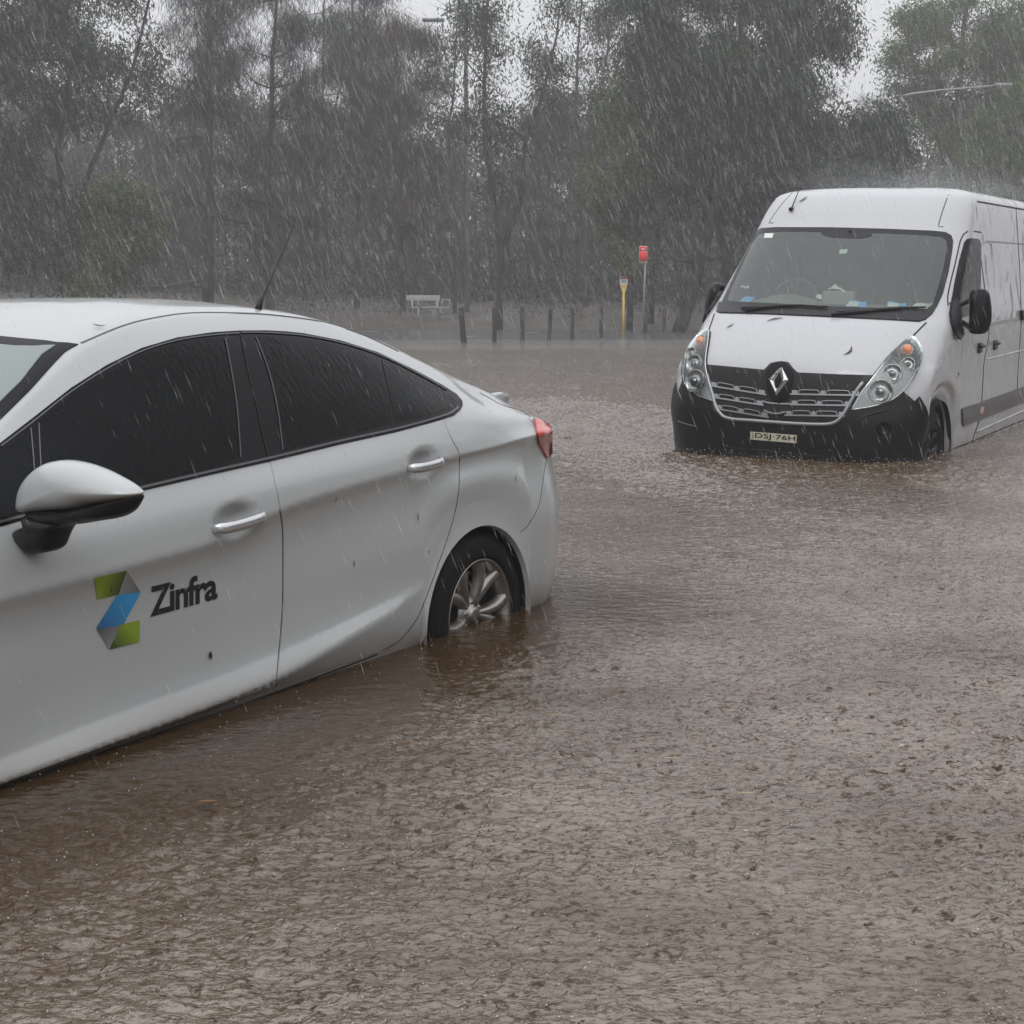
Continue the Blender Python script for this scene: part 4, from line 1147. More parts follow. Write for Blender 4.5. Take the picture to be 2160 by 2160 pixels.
# open the body behind the windscreen
def inpoly(poly, x, y):
    c = False; j = len(poly) - 1
    for i in range(len(poly)):
        if (poly[i][1] > y) != (poly[j][1] > y) and x < (poly[j][0] - poly[i][0]) * (y - poly[i][1]) / (poly[j][1] - poly[i][1]) + poly[i][0]: c = not c
        j = i
    return c
def topx(veh, p):
    w = veh.M @ Vector(p) - CAM; return (1080 + FOC * w.dot(VR) / w.dot(VW), 1080 - FOC * w.dot(VU) / w.dot(VW))
Fopen = []
for q in Fm:
    cx_ = sum((Vector(Vm[i]) for i in q), Vector()) / 4
    if cx_.x > -2.0 and 1.05 < cx_.z < 2.3:
        pp = [topx(van, Vm[i]) for i in q]
        mid = [((a + sum(p[0] for p in pp) / 4) / 2, (b_ + sum(p[1] for p in pp) / 4) / 2) for a, b_ in pp]
        if any(inpoly(ws_in, *p) for p in pp) and all(inpoly(ws_out, *p) for p in pp): continue
    Fopen.append(q)
me = bpy.data.meshes.new('body'); me.from_pydata(Vm, [], Fopen)
bm = bmesh.new(); bm.from_mesh(me); bmesh.ops.remove_doubles(bm, verts=bm.verts, dist=0.0002); bm.to_mesh(me); bm.free()
me.polygons.foreach_set('use_smooth', [True] * len(me.polygons)); me.update()
link('body', me, M['van_paint'], van.root)
wsf = van.patch('windscreen', ws_out, M['black_plastic'], off=.004, step=9, holes=[ws_in])
van.patch('windscreen_glass', ws_in, M['screen'], parent=wsf, off=.003, step=14, skirt=0)
cowl = [zz3(*p) for p in ((835, 320), (1115, 328), (1118, 352), (1060, 366), (900, 360), (850, 345))]
van.patch('sensor_patch', cowl, M['black_plastic'], parent=wsf, off=.006, step=8)
van.patch('inspection_sticker', [zz3(*p) for p in ((545, 338), (590, 338), (583, 362), (538, 362))], M['paper'], parent=wsf, off=.006, step=6)
van.patch('washer_grille', [zz3(*p) for p in ((300, 706), (600, 716), (850, 731), (1150, 741), (1400, 745), (1440, 762), (1405, 798), (1370, 808), (850, 781), (300, 761), (285, 752))], M['black_plastic'], parent=wsf, off=.010, step=9)
# wipers
def wiper(pts, w):
    H = [van.hit(*zz3(*p)) for p in pts]; mb = MB()
    P = [h + n * .022 for h, n in H]; mb.tube(P, [w, w * .9, w * .7, w * .5][:len(P)], 6)
    mb.build('wiper', M['black_plastic'], van.root)
wiper([(440, 762), (560, 742), (720, 733), (880, 741)], .012)
wiper([(900, 785), (1100, 763), (1250, 750), (1400, 743)], .012)
wiper([(420, 748), (600, 736), (740, 731), (860, 746)], .009)
wiper([(930, 772), (1110, 756), (1260, 744), (1395, 741)], .009)

# cab interior
def vbox(name, c, d, mat, parent=None, bev=.02, R=None):
    return MB().box((c[0], c[1], c[2] + VZ), d, R, bev).build(name, mat, parent if parent is not None else van.root)
dashv = []; 
mb = MB()
prof = [(-.80, 1.02), (-.86, 1.09), (-1.0, 1.105), (-1.2, 1.13), (-1.34, 1.14), (-1.40, 1.08), (-1.42, .80), (-.80, .7)]
vs = []; nseg = 18
for j in range(nseg + 1):
    y = -.88 + 1.76 * j / nseg
    bump_ = .075 * math.exp(-((y + .42) / .22) ** 2)
    for i, (x, z) in enumerate(prof):
        zz = z + (bump_ if i in (3, 4) else 0); xx = x - .22 * (abs(y) / .9) ** 2.4 if i < 3 else x
        vs.append((xx, y, zz + VZ))
k = len(prof); fs = [(j * k + i, (j + 1) * k + i, (j + 1) * k + i + 1, j * k + i + 1) for j in range(nseg) for i in range(k - 1)]
mb.add(vs, fs).build('dashboard', M['dash'], van.root)
vbox('bulkhead', (-2.45, 0, 1.0), (.04, 1.70, 1.6), M['bulkhead'], bev=0)
vbox('bulkhead_window', (-2.42, 0, 1.55), (.012, .62, .32), M['black_gloss'], bev=.004)
for yy in (-.48, .25, .62):
    s_ = vbox('seat', (-1.85, yy, .55), (.5, .34 if yy > 0 else .46, .16), M['seat'], bev=.05)
    vbox('backrest', (-2.12, yy, .98), (.14, .32 if yy > 0 else .44, .62), M['seat'], s_, bev=.05, R=Matrix.Rotation(-.15, 3, 'Y'))
    vbox('headrest', (-2.16, yy, 1.40), (.10, .25, .18), M['seat'], s_, bev=.04)
mb = MB(); Ms = Matrix.Translation((-1.46, -.42, 1.16 + VZ)) @ Matrix.Rotation(math.radians(62), 4, 'Y')
ringp = [Ms @ Vector((.19 * math.cos(a), .19 * math.sin(a), 0)) for a in np.linspace(0, 2 * math.pi, 33)]
mb.tube(ringp, .016, 8, cap=False)
for a in (0, math.pi * .5, math.pi, math.pi * 1.5): mb.tube([Ms @ Vector((0, 0, -.02)), Ms @ Vector((.185 * math.cos(a), .185 * math.sin(a), 0))], .014, 6)
mb.build('steering_wheel', M['dash_dark'], van.root)
mb = MB()
mb.box((-1.55, .02, 1.70 + VZ), (.03, .20, .06), None, .01); mb.tube([(-1.50, .02, 1.74 + VZ), (-1.55, .02, 1.70 + VZ)], .012, 6)
mb.build('rear_view_mirror', M['dash_dark'], van.root)
van.patch('windscreen_tag', [zz3(*p) for p in ((945, 420), (985, 418), (983, 432), (972, 440), (940, 440))], M['paper'], parent=wsf, off=-.004, step=6)

# loose things on the dashboard
def vthing(name, label, cat, group=None):
    e = bpy.data.objects.new(name, None); col.objects.link(e); tag(e, label, cat, group); return e
def local_M(x, y, z, rz=0): return van.M @ Matrix.Translation((x, y, z + VZ)) @ Matrix.Rotation(rz, 4, 'Z')
tb = vthing('tissue_box', 'grey cardboard tissue box with tissue sticking out on van dashboard', 'tissue box')
tb.matrix_world = local_M(-1.14, .075, 1.135, .08)
MB().box((0, 0, .055), (.12, .25, .10), None, .004).build('carton', M['card'], tb)
MB().box((0, 0, .1065), (.122, .252, .004), None, 0).build('carton_lid', M['paper'], tb)
rs = random.Random(4); vs = []; 
for j in range(5):
    for i in range(7):
        a = (i / 6 - .5); hgt = (.055 - .10 * abs(a + .15)) * (1 - abs(j / 4 - .5)) + rs.uniform(-.008, .008)
        vs.append((-.03 + .06 * j / 4 + rs.uniform(-.006, .006), a * .15 - .02, .109 + max(hgt, 0)))
fs = [(j * 7 + i, j * 7 + i + 1, (j + 1) * 7 + i + 1, (j + 1) * 7 + i) for j in range(4) for i in range(6)]
mesh_py('tissue', vs, fs, M['paper'], tb)
def leaflet(label, quad, X, mat, mat2=None):
    """a sheet propped up between dashboard and glass; quad = its corners as seen (bl, br, tr, tl)"""
    e = vthing('paper_leaflet', label, 'paper', 'papers on the van dashboard')
    R3 = van.Mi.to_3x3(); P = []
    for i, (x, y) in enumerate(quad):
        d = R3 @ ray(*zz3(x, y)); xx = X + (.0 if i < 2 else -.055); P.append(van.cam + d * ((xx - van.cam.x) / d.x))
    b0_ = P[0].copy(); e.matrix_world = van.M @ Matrix.Translation(b0_); P = [p - b0_ for p in P]
    n = (P[1] - P[0]).cross(P[3] - P[0]).normalized(); vs = []
    for i in range(7):
        t = i / 6; w_ = n * .006 * math.sin(t * 7)
        vs += [P[0].lerp(P[1], t) + w_, P[3].lerp(P[2], t) + w_]
    fs = [(2 * i, 2 * i + 2, 2 * i + 3, 2 * i + 1) for i in range(6)]
    m_ = len(vs); vs += [v - n * .002 for v in vs]; fs += [tuple(reversed([k_ + m_ for k_ in q])) for q in list(fs)]
    MB().add(vs, fs).build('sheet', mat, e)
    if mat2:
        q = [P[0].lerp(P[1], a_).lerp(P[3].lerp(P[2], a_), c_) + n * .009 for a_, c_ in ((.06, .1), (.62, .1), (.62, .75), (.06, .75))]
        MB().add(q + [p - n * .001 for p in q], [(0, 1, 2, 3), (7, 6, 5, 4)]).build('printed_panel', mat2, e)
leaflet('plain blue paper at the driver end of the van dashboard', [(400, 704), (462, 706), (496, 673), (430, 678)], -1.0, M['paper_blue'])
leaflet('blue leaflet with white panel just below the tissue box', [(968, 732), (1085, 738), (1088, 704), (1000, 695)], -.90, M['paper_blue'], M['paper'])
leaflet('blue and white leaflet near the passenger end of dashboard', [(1195, 736), (1300, 740), (1300, 712), (1200, 702)], -.93, M['paper_blue'], M['paper'])
leaflet('crumpled cream paper in the passenger corner of dashboard', [(1322, 736), (1440, 744), (1448, 708), (1350, 712)], -1.02, M['plate'], M['paper'])
leaflet('small white slip beside the driver end of tissue box', [(818, 686), (850, 686), (848, 662), (820, 666)], -1.1, M['paper'])
leaflet('white note high on the driver corner of the dashboard', [(412, 628), (458, 628), (456, 618), (414, 618)], -1.12, M['paper'])

# black lower bumper
bump_poly = [zz3(*p) for p in ((110, 1115), (122, 1140), (150, 1185), (190, 1215), (262, 1225), (248, 1160), (215, 1045), (230, 1042), (540, 1070), (575, 1035), (612, 1028), (660, 1030), (690, 1060), (712, 1088), (1130, 1100), (1075, 1155), (1040, 1215), (1015, 1270), (1090, 1250), (1200, 1215), (1270, 1180), (1295, 1196), (1345, 1240), (1375, 1268), (1402, 1294), (1398, 1320), (1392, 1360), (1384, 1420), (1378, 1500), (1374, 1560), (1366, 1625), (800, 1600), (90, 1530), (74, 1450), (66, 1380), (68, 1290), (85, 1180))]
bumper = van.patch('bumper', bump_poly, M['black_plastic'], off=.012, step=8, skirt=.02)
# mirror image of its right flank on the hidden side is part of the same band
van.patch('bumper_flank', [(-.16, .10 + VZ - .35), (-.18, .40 + VZ), (-.30, .50 + VZ), (-.40, .30 + VZ), (-.43, .02 + VZ), (-.43, -.28 + VZ), (-.2, -.28 + VZ)], M['black_plastic'], parent=bumper, proj='side', off=.012, step=.04, mirror=True)
van.ribbon('bumper_crease', [zz3(80, 1340), zz3(120, 1355), zz3(180, 1370)], .006, M['silver'], parent=bumper, off=.014)
van.ribbon('bumper_slot', [zz3(340, 1480), zz3(600, 1502), zz3(860, 1530)], .006, M['trim_line'], parent=bumper, off=.014)
van.ribbon('bumper_slot', [zz3(350, 1512), zz3(600, 1536), zz3(860, 1558)], .006, M['trim_line'], parent=bumper, off=.014)
van.tube('bumper_fold', [zz3(*p) for p in ((940, 1440), (975, 1390), (1030, 1345), (1100, 1310), (1200, 1285))], .010, M['black_plastic'], parent=bumper, off=.010)
# fog lamp housing
fogh = van.hit(*zz3(1180, 1380)); mb = MB()
Mf = Matrix.Translation(fogh[0] + fogh[1] * .012) @ fogh[1].to_track_quat('Z', 'Y').to_matrix().to_4x4()
mb.lathe([(0, .002), (.04, .004), (.052, .012), (.056, .0)], Mf, 24); mb.build('fog_lamp', M['black_gloss'], bumper)
# grille: surround, bars with cells, badge
def zg(x, y): return (1400 + x / 4.83, 700 + y / 4.83)
van.tube('grille_surround', [zg(*p) for p in ((455, 440), (475, 520), (505, 620), (530, 720), (560, 800), (610, 855), (700, 885), (900, 900), (1100, 915), (1350, 932), (1560, 940), (1680, 938), (1760, 915), (1820, 860), (1870, 780), (1920, 690), (1975, 590), (2030, 520))], .014, M['silver'], parent=bumper, off=.018)
grille = van.patch('grille', [zg(*p) for p in ((440, 360), (700, 385), (1020, 405), (1060, 375), (1130, 318), (1200, 308), (1275, 318), (1320, 375), (1370, 420), (1932, 445), (2040, 460), (1990, 540), (1920, 680), (1850, 810), (1790, 880), (1720, 915), (1560, 920), (1100, 895), (700, 862), (620, 835), (570, 780), (530, 690), (480, 500))], M['seam'], parent=bumper, off=.014, step=7)
for k_, (yl, yr, xl0, xl1, xr0, xr1) in enumerate(((500, 600, 500, 1055, 1295, 1990), (612, 705, 525, 1030, 1295, 1910), (722, 812, 555, 1080, 1240, 1850))):
    dy = [0, 0, 0][k_]
    for side_ in (0, 1):
        def lin(t):        # bar centre line
            if side_ == 0: x = xl0 + (xl1 - xl0) * t; y = yl + 55 + (x - 500) * .16
            else: x = xr0 + (xr1 - xr0) * t; y = yr + 38 + (x - 1300) * .018
            return x, y
        a_, b_ = lin(0), lin(1)
        van.ribbon('grille_bar', [zg(*lin(t)) for t in (0, .25, .5, .75, 1)], .011, M['silver'], parent=grille, off=.024, thick=.012)
        def up(t, h): x, y = lin(t); return (x, y - h)
        cells = ((.10, .42), (.50, .84)) if side_ == 0 else ((.12, .44), (.52, .88))
        cx0 = .10
        for c0, c1 in cells:
            x0_, x1_ = c0, c1
            van.ribbon('grille_cell', [zg(*up(x0_, 6)), zg(*up(x0_ + .02, 42)), zg(*up((x0_ + x1_) / 2, 46)), zg(*up(x1_ - .03, 42)), zg(*up(x1_, 6))], .006, M['silver'], parent=grille, off=.024, thick=.010)
        for t0, t1 in (((.0, .085), (.43, .49), (.86, .97)) if side_ == 0 else ((.03, .11), (.45, .51), (.90, 1.0))):
            pl = [zg(*up(t0, 4)), zg(*up(t0, 40)), zg(*up(t1, 40)), zg(*up(t1, 4))]
            van.patch('grille_tab', pl, M['silver'], parent=grille, off=.023, step=6, skirt=.008)
van.ribbon('grille_bar', [zg(1010, 705), zg(1060, 722), zg(1180, 735), zg(1300, 735)], .011, M['silver'], parent=grille, off=.024, thick=.012)
van.ribbon('grille_bar', [zg(1030, 800), zg(1110, 830), zg(1180, 832), zg(1250, 815)], .011, M['silver'], parent=grille, off=.024, thick=.012)
van.patch('badge_plinth', [zg(*p) for p in ((1050, 420), (1140, 335), (1200, 325), (1265, 335), (1325, 420), (1310, 600), (1270, 690), (1180, 735), (1110, 690), (1060, 600))], M['black_gloss'], parent=grille, off=.030, step=7, skirt=.02)
# diamond badge: four mitred bars raised to a ridge
def badge():
    outer = [zg(1212, 378), zg(1282, 500), zg(1160, 655), zg(1072, 497)]
    inner = [zg(1192, 428), zg(1216, 510), zg(1164, 582), zg(1138, 512)]
    midp = [((a[0] + b_[0]) / 2, (a[1] + b_[1]) / 2) for a, b_ in zip(outer, inner)]
    vs = []
    for ring_, o_ in ((outer, .034), (midp, .058), (inner, .034)):
        for p in ring_:
            h, n = van.hit(*p); vs.append(h + n * o_)
    fs = []
    for r_ in range(2):
        for i in range(4):
            j = (i + 1) % 4; fs.append((r_ * 4 + i, (r_ + 1) * 4 + i, (r_ + 1) * 4 + j, r_ * 4 + j))
    mesh_py('badge', vs, fs, M['chrome'], grille, smooth=False)
badge()
# number plate, dropped square onto the bumper
pl = van.patch('number_plate', [zg(893, 1014), zg(1362, 1050), zg(1358, 1128), zg(893, 1090)], M['plate'], parent=bumper, off=.022, step=8, skirt=.012)
text_on(van, 'plate_lettering', 'DSJ\u00b776H', [zg(940, 1086), zg(1350, 1120), zg(1352, 1058), zg(942, 1024)], M['ink'], pl, .0245, offset=.018, spacing=1.05)
text_on(van, 'plate_lettering', 'NSW', [zg(928, 1082), zg(928, 1022), zg(908, 1020), zg(908, 1080)], M['ink'], pl, .0245, offset=.0)
# headlamps
def zh(x, y): return (1740 + x / 4.6, 640 + y / 4.6)
hl = [(258, 1034), (300, 965), (350, 870), (430, 770), (520, 655), (620, 530), (720, 430), (800, 362), (830, 345), (870, 370), (905, 420), (925, 480), (920, 550), (890, 640), (840, 730), (770, 830), (700, 900), (620, 950), (500, 990), (380, 1015)]
M['reflector'] = simple('lamp_reflector', (0.26, 0.27, 0.265), 0.16, 0.9, bump=.35, bscale=14)
head = van.patch('headlight', [zh(*p) for p in hl], M['reflector'], off=.017, step=7, mirror=True, skirt=.01)
van.tube('headlight_rim', [zh(*p) for p in hl + [hl[0]]], .006, M['chrome'], parent=head, off=.012, mirror=True)
van.ribbon('headlight_seal', [zh(*p) for p in [(248, 1042)] + [(x - 8, y - 8) if x < 830 else (x + 10, y + 3) for x, y in hl[1:]] + [(240, 1045)]], .010, M['seam'], parent=head, off=.005, mirror=True)
for (cx_, cy_, rr, mt) in ((545, 860, .088, 'chrome'), (655, 690, .070, 'chrome'), (805, 600, .050, 'chrome'), (795, 465, .045, 'chrome')):
    h, n = van.hit(*zh(cx_, cy_))
    for sg in (1, -1):
        par = head if sg > 0 else van.TW[head.name]
        hh = Vector((h.x, h.y * sg, h.z)); nn = (Vector((n.x, n.y * sg, n.z)) + Vector((1.2, 0, .1))).normalized()
        Rq = nn.to_track_quat('Z', 'Y').to_matrix().to_4x4()
        Ml = Matrix.Translation(hh + nn * (.024 + rr * .06)) @ Rq
        MB().lathe([(rr * 1.05, -.01), (rr * 1.06, .006), (rr, .012), (rr * .9, .004), (rr * .62, -.004), (rr * .3, -.002), (rr * .22, .012), (0, .016)], Ml, 28).build('lamp_bowl', M['bowl'], par)
        if cy_ == 465: MB().lathe([(rr * .95, .012), (rr * .7, .024), (0, .032)], Matrix.Translation(hh + nn * .02) @ Rq, 24).build('indicator_bulb', M['amber'], par)
van.patch('lens_cover', [zh(*p) for p in hl], M['clear'], parent=head, off=.040, step=10, mirror=True, skirt=.02)

# bonnet gaps and crease
van.ribbon('bonnet_gap', [zz3(*p) for p in ((1408, 815), (1365, 858), (1325, 900), (1280, 960), (1225, 1030), (1180, 1080), (1135, 1100))], .012, M['seam'], off=.003)
van.ribbon('bonnet_gap', [zz3(*p) for p in ((272, 768), (255, 820), (232, 880), (212, 940), (204, 1000), (216, 1042))], .012, M['seam'], off=.003)
# side: doors, window, rub strip, rails, handles
sd = 'px'
dwin = [(1840 + a / 6.0375, 380 + b_ / 6.0375) for a, b_ in ((1170, 790), (1200, 752), (1250, 742), (1330, 745), (1365, 765), (1382, 830), (1380, 1100), (1375, 1385), (1370, 1560), (1340, 1700), (1150, 1750), (985, 1780), (975, 1700), (1000, 1560), (1050, 1280), (1110, 1000))]
van.patch('door_window', dwin, M['tint'], off=.005, step=7, mirror=True)
van.ribbon('door_gap', [(1840 + a / 6.0375, 380 + b_ / 6.0375) for a, b_ in ((1385, 665), (1300, 652), (1210, 655), (1160, 690), (1125, 760), (1095, 880), (1050, 1080), (1000, 1280), (960, 1480), (965, 1600))], .010, M['seam'], off=.003)
van.ribbon('door_gap', [(2069, 545), zh(1590, 200), zh(1575, 400), zh(1545, 560), zh(1530, 800), zh(1520, 950), zh(1500, 1130), zh(1460, 1240), zh(1430, 1330)], .012, M['seam'], off=.003)
van.ribbon('door_gap', [(2143, 440), (2148, 520), (2152, 600), (2154, 680), (2150, 740), zh(1870, 700), zh(1865, 850), zh(1850, 960)], .010, M['seam'], off=.003)
van.ribbon('roof_gutter', [(-2.24, 2.0 + VZ), (-4, 2.0 + VZ), (-5.9, 2.0 + VZ)], .014, M['seam'], proj='side', off=.003, step=.1, mirror=True)
van.ribbon('panel_crease', [(2080, 509), (2120, 512), (2160, 515)], .014, M['trim_line'], off=.002)
rubp = [zh(*p) for p in ((1325, 1020), (1530, 950), (1860, 832), (1990, 785), (1990, 925), (1860, 985), (1540, 1110), (1335, 1195), (1330, 1150))]
M['grey_strip'] = simple('grey_rub_strip', (0.11, 0.11, 0.115), 0.35, noise=.2)
van.patch('rub_strip', rubp, M['grey_strip'], off=.012, step=9, skirt=.014)
van.patch('side_marker', [zh(*p) for p in ((1497, 1010), (1530, 1000), (1525, 1050), (1492, 1075))], M['amber'], off=.014, step=5)
van.ribbon('slide_rail', [(2085, 683), (2110, 678), (2148, 671)], .02, M['chrome'], off=.012, thick=.012)
van.patch('rail_bracket', [(2150, 655), (2175, 652), (2175, 672), (2152, 675)], M['black_plastic'], off=.03, step=6, skirt=.03)
van.tube('panel_crease', [zh(1560, 545), zh(1700, 510), zh(1880, 465), zh(1960, 445)], .008, M['van_paint'], off=-.002)
van.tube('sill_crease', [zh(1470, 1250), zh(1600, 1190), zh(1800, 1100), zh(1960, 1030)], .014, M['van_paint'], off=-.006)
van.ribbon('sill_gap', [zh(1200, 1432), zh(1350, 1370), zh(1480, 1318), zh(1700, 1225), zh(1932, 1130)], .014, M['seam'], off=.002)
for (hx, hy) in ((1500, 430), (1650, 402)):
    h, n = van.hit(*zh(hx, hy)); mb = MB()
    mb.box(h + n * .022 + Vector((0, 0, .012)), (.15, .03, .028), None, .008); mb.box(h + n * .006, (.14, .016, .085), None, .006)
    mb.build('door_handle', M['black_plastic'], van.root)
# sheet-metal recess edges on the load side
van.tube('panel_crease', [(2075, 510), (2090, 514), (2096, 560), (2098, 620), (2096, 665)], .006, M['van_paint'], off=-.002)
# door mirror
def van_mirror():
    D = 12.0 / FOC
    Dv = (van.M @ Vector((-1.35, 1.25, 1.3))).y
    c = van.Mi @ at(2055, 655, Dv + .15); wpp = (Dv + .15) / FOC
    R3 = van.Mi.to_3x3(); ax = (R3 @ VR).normalized(); ay = (R3 @ VU).normalized(); az = -(R3 @ ray(2055, 655)).normalized()
    def uv(pts): return [((1840 + x / 6.0375 - 2055) * wpp, -(380 + y / 6.0375 - 655) * wpp) for x, y in pts]
    headp = [(1265, 1420), (1320, 1388), (1400, 1383), (1460, 1400), (1492, 1450), (1512, 1560), (1522, 1680), (1518, 1780), (1490, 1880), (1440, 1945), (1350, 1960), (1260, 1950), (1225, 1900), (1235, 1750), (1240, 1560), (1245, 1460)]
    m = inflate('mirror', smooth_closed(uv(headp), 4), c, ax, ay, az, .09, M['black_gloss'], van.root, back=.06, power=.35)
    p0 = van.hit(1840 + 1000 / 6.0375, 380 + 1600 / 6.0375)[0]; p1 = van.hit(1840 + 1010 / 6.0375, 380 + 1840 / 6.0375)[0]
    mb = MB(); mb.tube([p0, p0.lerp(c, .3) + Vector((0, 0, .02)), c + ay * .10], [.03, .026, .022], 10); mb.tube([p1, p1.lerp(c, .4) - Vector((0, 0, .02)), c - ay * .16], [.028, .022, .02], 10)
    mb.build('mirror_arm', M['black_plastic'], m)
    base = [(1040, 1520), (1075, 1560), (1090, 1700), (1100, 1850), (1130, 1960), (1085, 2030), (1030, 1960), (985, 1800), (980, 1700), (1000, 1580)]
    van.patch('mirror_base', [(1840 + a / 6.0375, 380 + b_ / 6.0375) for a, b_ in base], M['black_plastic'], parent=m, off=.03, step=6, skirt=.035)
    made = []
    for o in [m] + list(m.children):
        q = o.copy(); q.data = o.data.copy(); 
        for v in q.data.vertices: v.co.y *= -1
        q.data.flip_normals(); col.objects.link(q); made.append((o, q))
    for o, q in made: q.parent = van.root if o is m else made[0][1]
van_mirror()
# aerial on roof front
h, n = van.hit(*zz3(686, 212)); t_ = van.hit(*zz3(730, 108))[0]
tipw = van.Mi @ at(1400 + 737 / 2.5421, 360 + 75 / 2.5421, (van.M @ h).y + .15)
mb = MB(); mb.box(h + n * .012, (.06, .03, .03), None, .008); mb.tube([h + n * .015, h.lerp(tipw, .12) + n * .01, tipw], [.010, .006, .0035], 6)
mb.build('aerial', M['black_plastic'], van.root)
# raised roof ribs at the front corners
for pts in ([(1560, 125), (1520, 170), (1495, 230), (1478, 300)], [(1500, 120), (1545, 122)]):
    pass
van.ribbon('roof_rib', [zz3(*p) for p in ((1528, 128), (1508, 180), (1488, 240), (1474, 300), (1500, 301))], .010, M['trim_line'], off=.0015, thick=.002)
van.ribbon('roof_rib', [zz3(*p) for p in ((690, 120), (645, 165), (600, 225), (565, 280), (590, 281))], .010, M['trim_line'], off=.0015, thick=.002)
for sg in (1, -1):
    wheel(van, -.842, sg * .97, .345, sg, R=.345, rim=.215, width=.22, steel=True)
    wheel(van, -5.17, sg * .97, .345, sg, R=.345, rim=.215, width=.22, steel=True)
for cx, cz, r in VAR:
    for sg in (1, -1):
        mb = MB(); n = 24; vs = []
        for i in range(n + 1):
            a = math.pi * i / n * 1.2 - .1 * math.pi
            for yy, rr in ((1.015, r + .002), (.97, r + .02), (.55, r + .03)): vs.append((cx + rr * math.cos(a), sg * yy, max(cz + VZ + rr * math.sin(a), .1)))
        mb.add(vs, [(i * 3 + k, i * 3 + k + 1, i * 3 + 4 + k, i * 3 + 3 + k) for i in range(n) for k in range(2)])
        mb.add([(cx + (r + .05) * math.cos(t), sg * .56, cz + VZ + (r + .05) * math.sin(t)) for t in np.linspace(0, 2 * math.pi, 24, endpoint=False)], [tuple(range(24))])
        mb.build('wheel_arch_liner', M['liner'], van.root)

# ================================================================ small street things
def z4(x, y): return (820 + x / 3.0188, 500 + y / 3.0188)
def gD(px, py):
    """distance at which the ray through (px,py) meets the ground"""
    d = ray(px, py)
    for D in np.arange(38.5, 75, .1):
        p = CAM + d * (D / d.y)
        if p.z < max(float(gz(p.x, p.y)), 0): return float(D)
    return 60.0
post_labels = ['thickest dark bollard at the left end of row, leaning left', 'second dark wooden bollard from the left end, right of the leaning one',
    'third dark wooden bollard from the left end of the row', 'slightly tilted dark bollard, fourth from the left end', 'fifth dark bollard, between the tilted one and the bus stop gap',
    'dark bollard nearest the left side of the yellow post', 'dark bollard just right of the grey sign pole', 'farthest dark bollard, beside the leaning gum trunk']
posts = [((458, 448), (478, 678), 38), ((672, 450), (673, 670), 29), ((850, 450), (850, 662), 28), ((1031, 457), (1020, 660), 28), ((1168, 452), (1168, 652), 26), ((1351, 452), (1353, 645), 26), ((1637, 452), (1635, 620), 24), ((1756, 455), (1752, 612), 22)]
for (a, b_, w), lb in zip(posts, post_labels):
    pb = z4(*b_); D = FOC * CAMH / (pb[1] - HZN) ; base = at(*pb, D * math.cos(PITCH) if False else D)
    topp = at(*z4(*a), D); r = w / 3.0188 / 2 / FOC * D
    mb = MB(); hgt = topp - base
    mb.tube([base - Vector((0, 0, .3)), base, base + hgt * .5 + Vector((r * .08, 0, 0)), base + hgt * .97, topp], [r, r, r * .97, r * .95, r * .82], 10)
    o = mb.build('bollard', M['wood_post'], None); tag(o, lb, 'bollard', 'timber bollards along the water edge')
# yellow stop post
def stop_post():
    b_ = z4(1493, 628); D = FOC * CAMH / (b_[1] - HZN); e = bpy.data.objects.new('marker_post', None); col.objects.link(e)
    base = at(*b_, D); e.location = base; k = D / FOC
    tag(e, 'yellow post with small black, red and white notice head', 'sign')
    top_ = at(*z4(1493, 325), D).z - base.z; hh = at(*z4(1493, 247), D).z - base.z
    MB().tube([(0, 0, -.2), (0, 0, top_)], 11 / 3.0188 * k * .75, 10).build('post', M['yellow'], e)
    w = 48 / 3.0188 * k
    mb = MB(); vs = [(-w * .5, -.02, top_ + .12), (w * .5, -.02, top_ + .12), (w * .2, -.02, top_ - .12), (-w * .2, -.02, top_ - .12)]; vs += [(a, .03, c) for a, _, c in vs]
    mb.add(vs, [(0, 1, 2, 3), (7, 6, 5, 4), (0, 4, 5, 1), (1, 5, 6, 2), (2, 6, 7, 3), (3, 7, 4, 0)]).build('post_collar', M['yellow'], e, smooth=False)
    zz = lambda v: top_ + .1 + (hh - top_ - .1) * v
    MB().box((0, 0, (zz(0) + zz(1)) / 2), (w, .05, zz(1) - zz(0)), None, .01).build('notice_back', M['white_sign'], e)
    MB().box((0, -.030, zz(.82)), (w * .94, .01, (zz(1) - zz(.62))), None).build('notice_band', M['ink'], e)
    MB().box((0, -.037, zz(.80)), (w * .8, .006, (zz(.84) - zz(.76))), None).build('notice_band', M['red_sign'], e)
    for q in (.5, .38, .28): MB().box((0, -.030, zz(q)), (w * .7, .008, .018), None).build('notice_line', M['galv'], e)
stop_post()
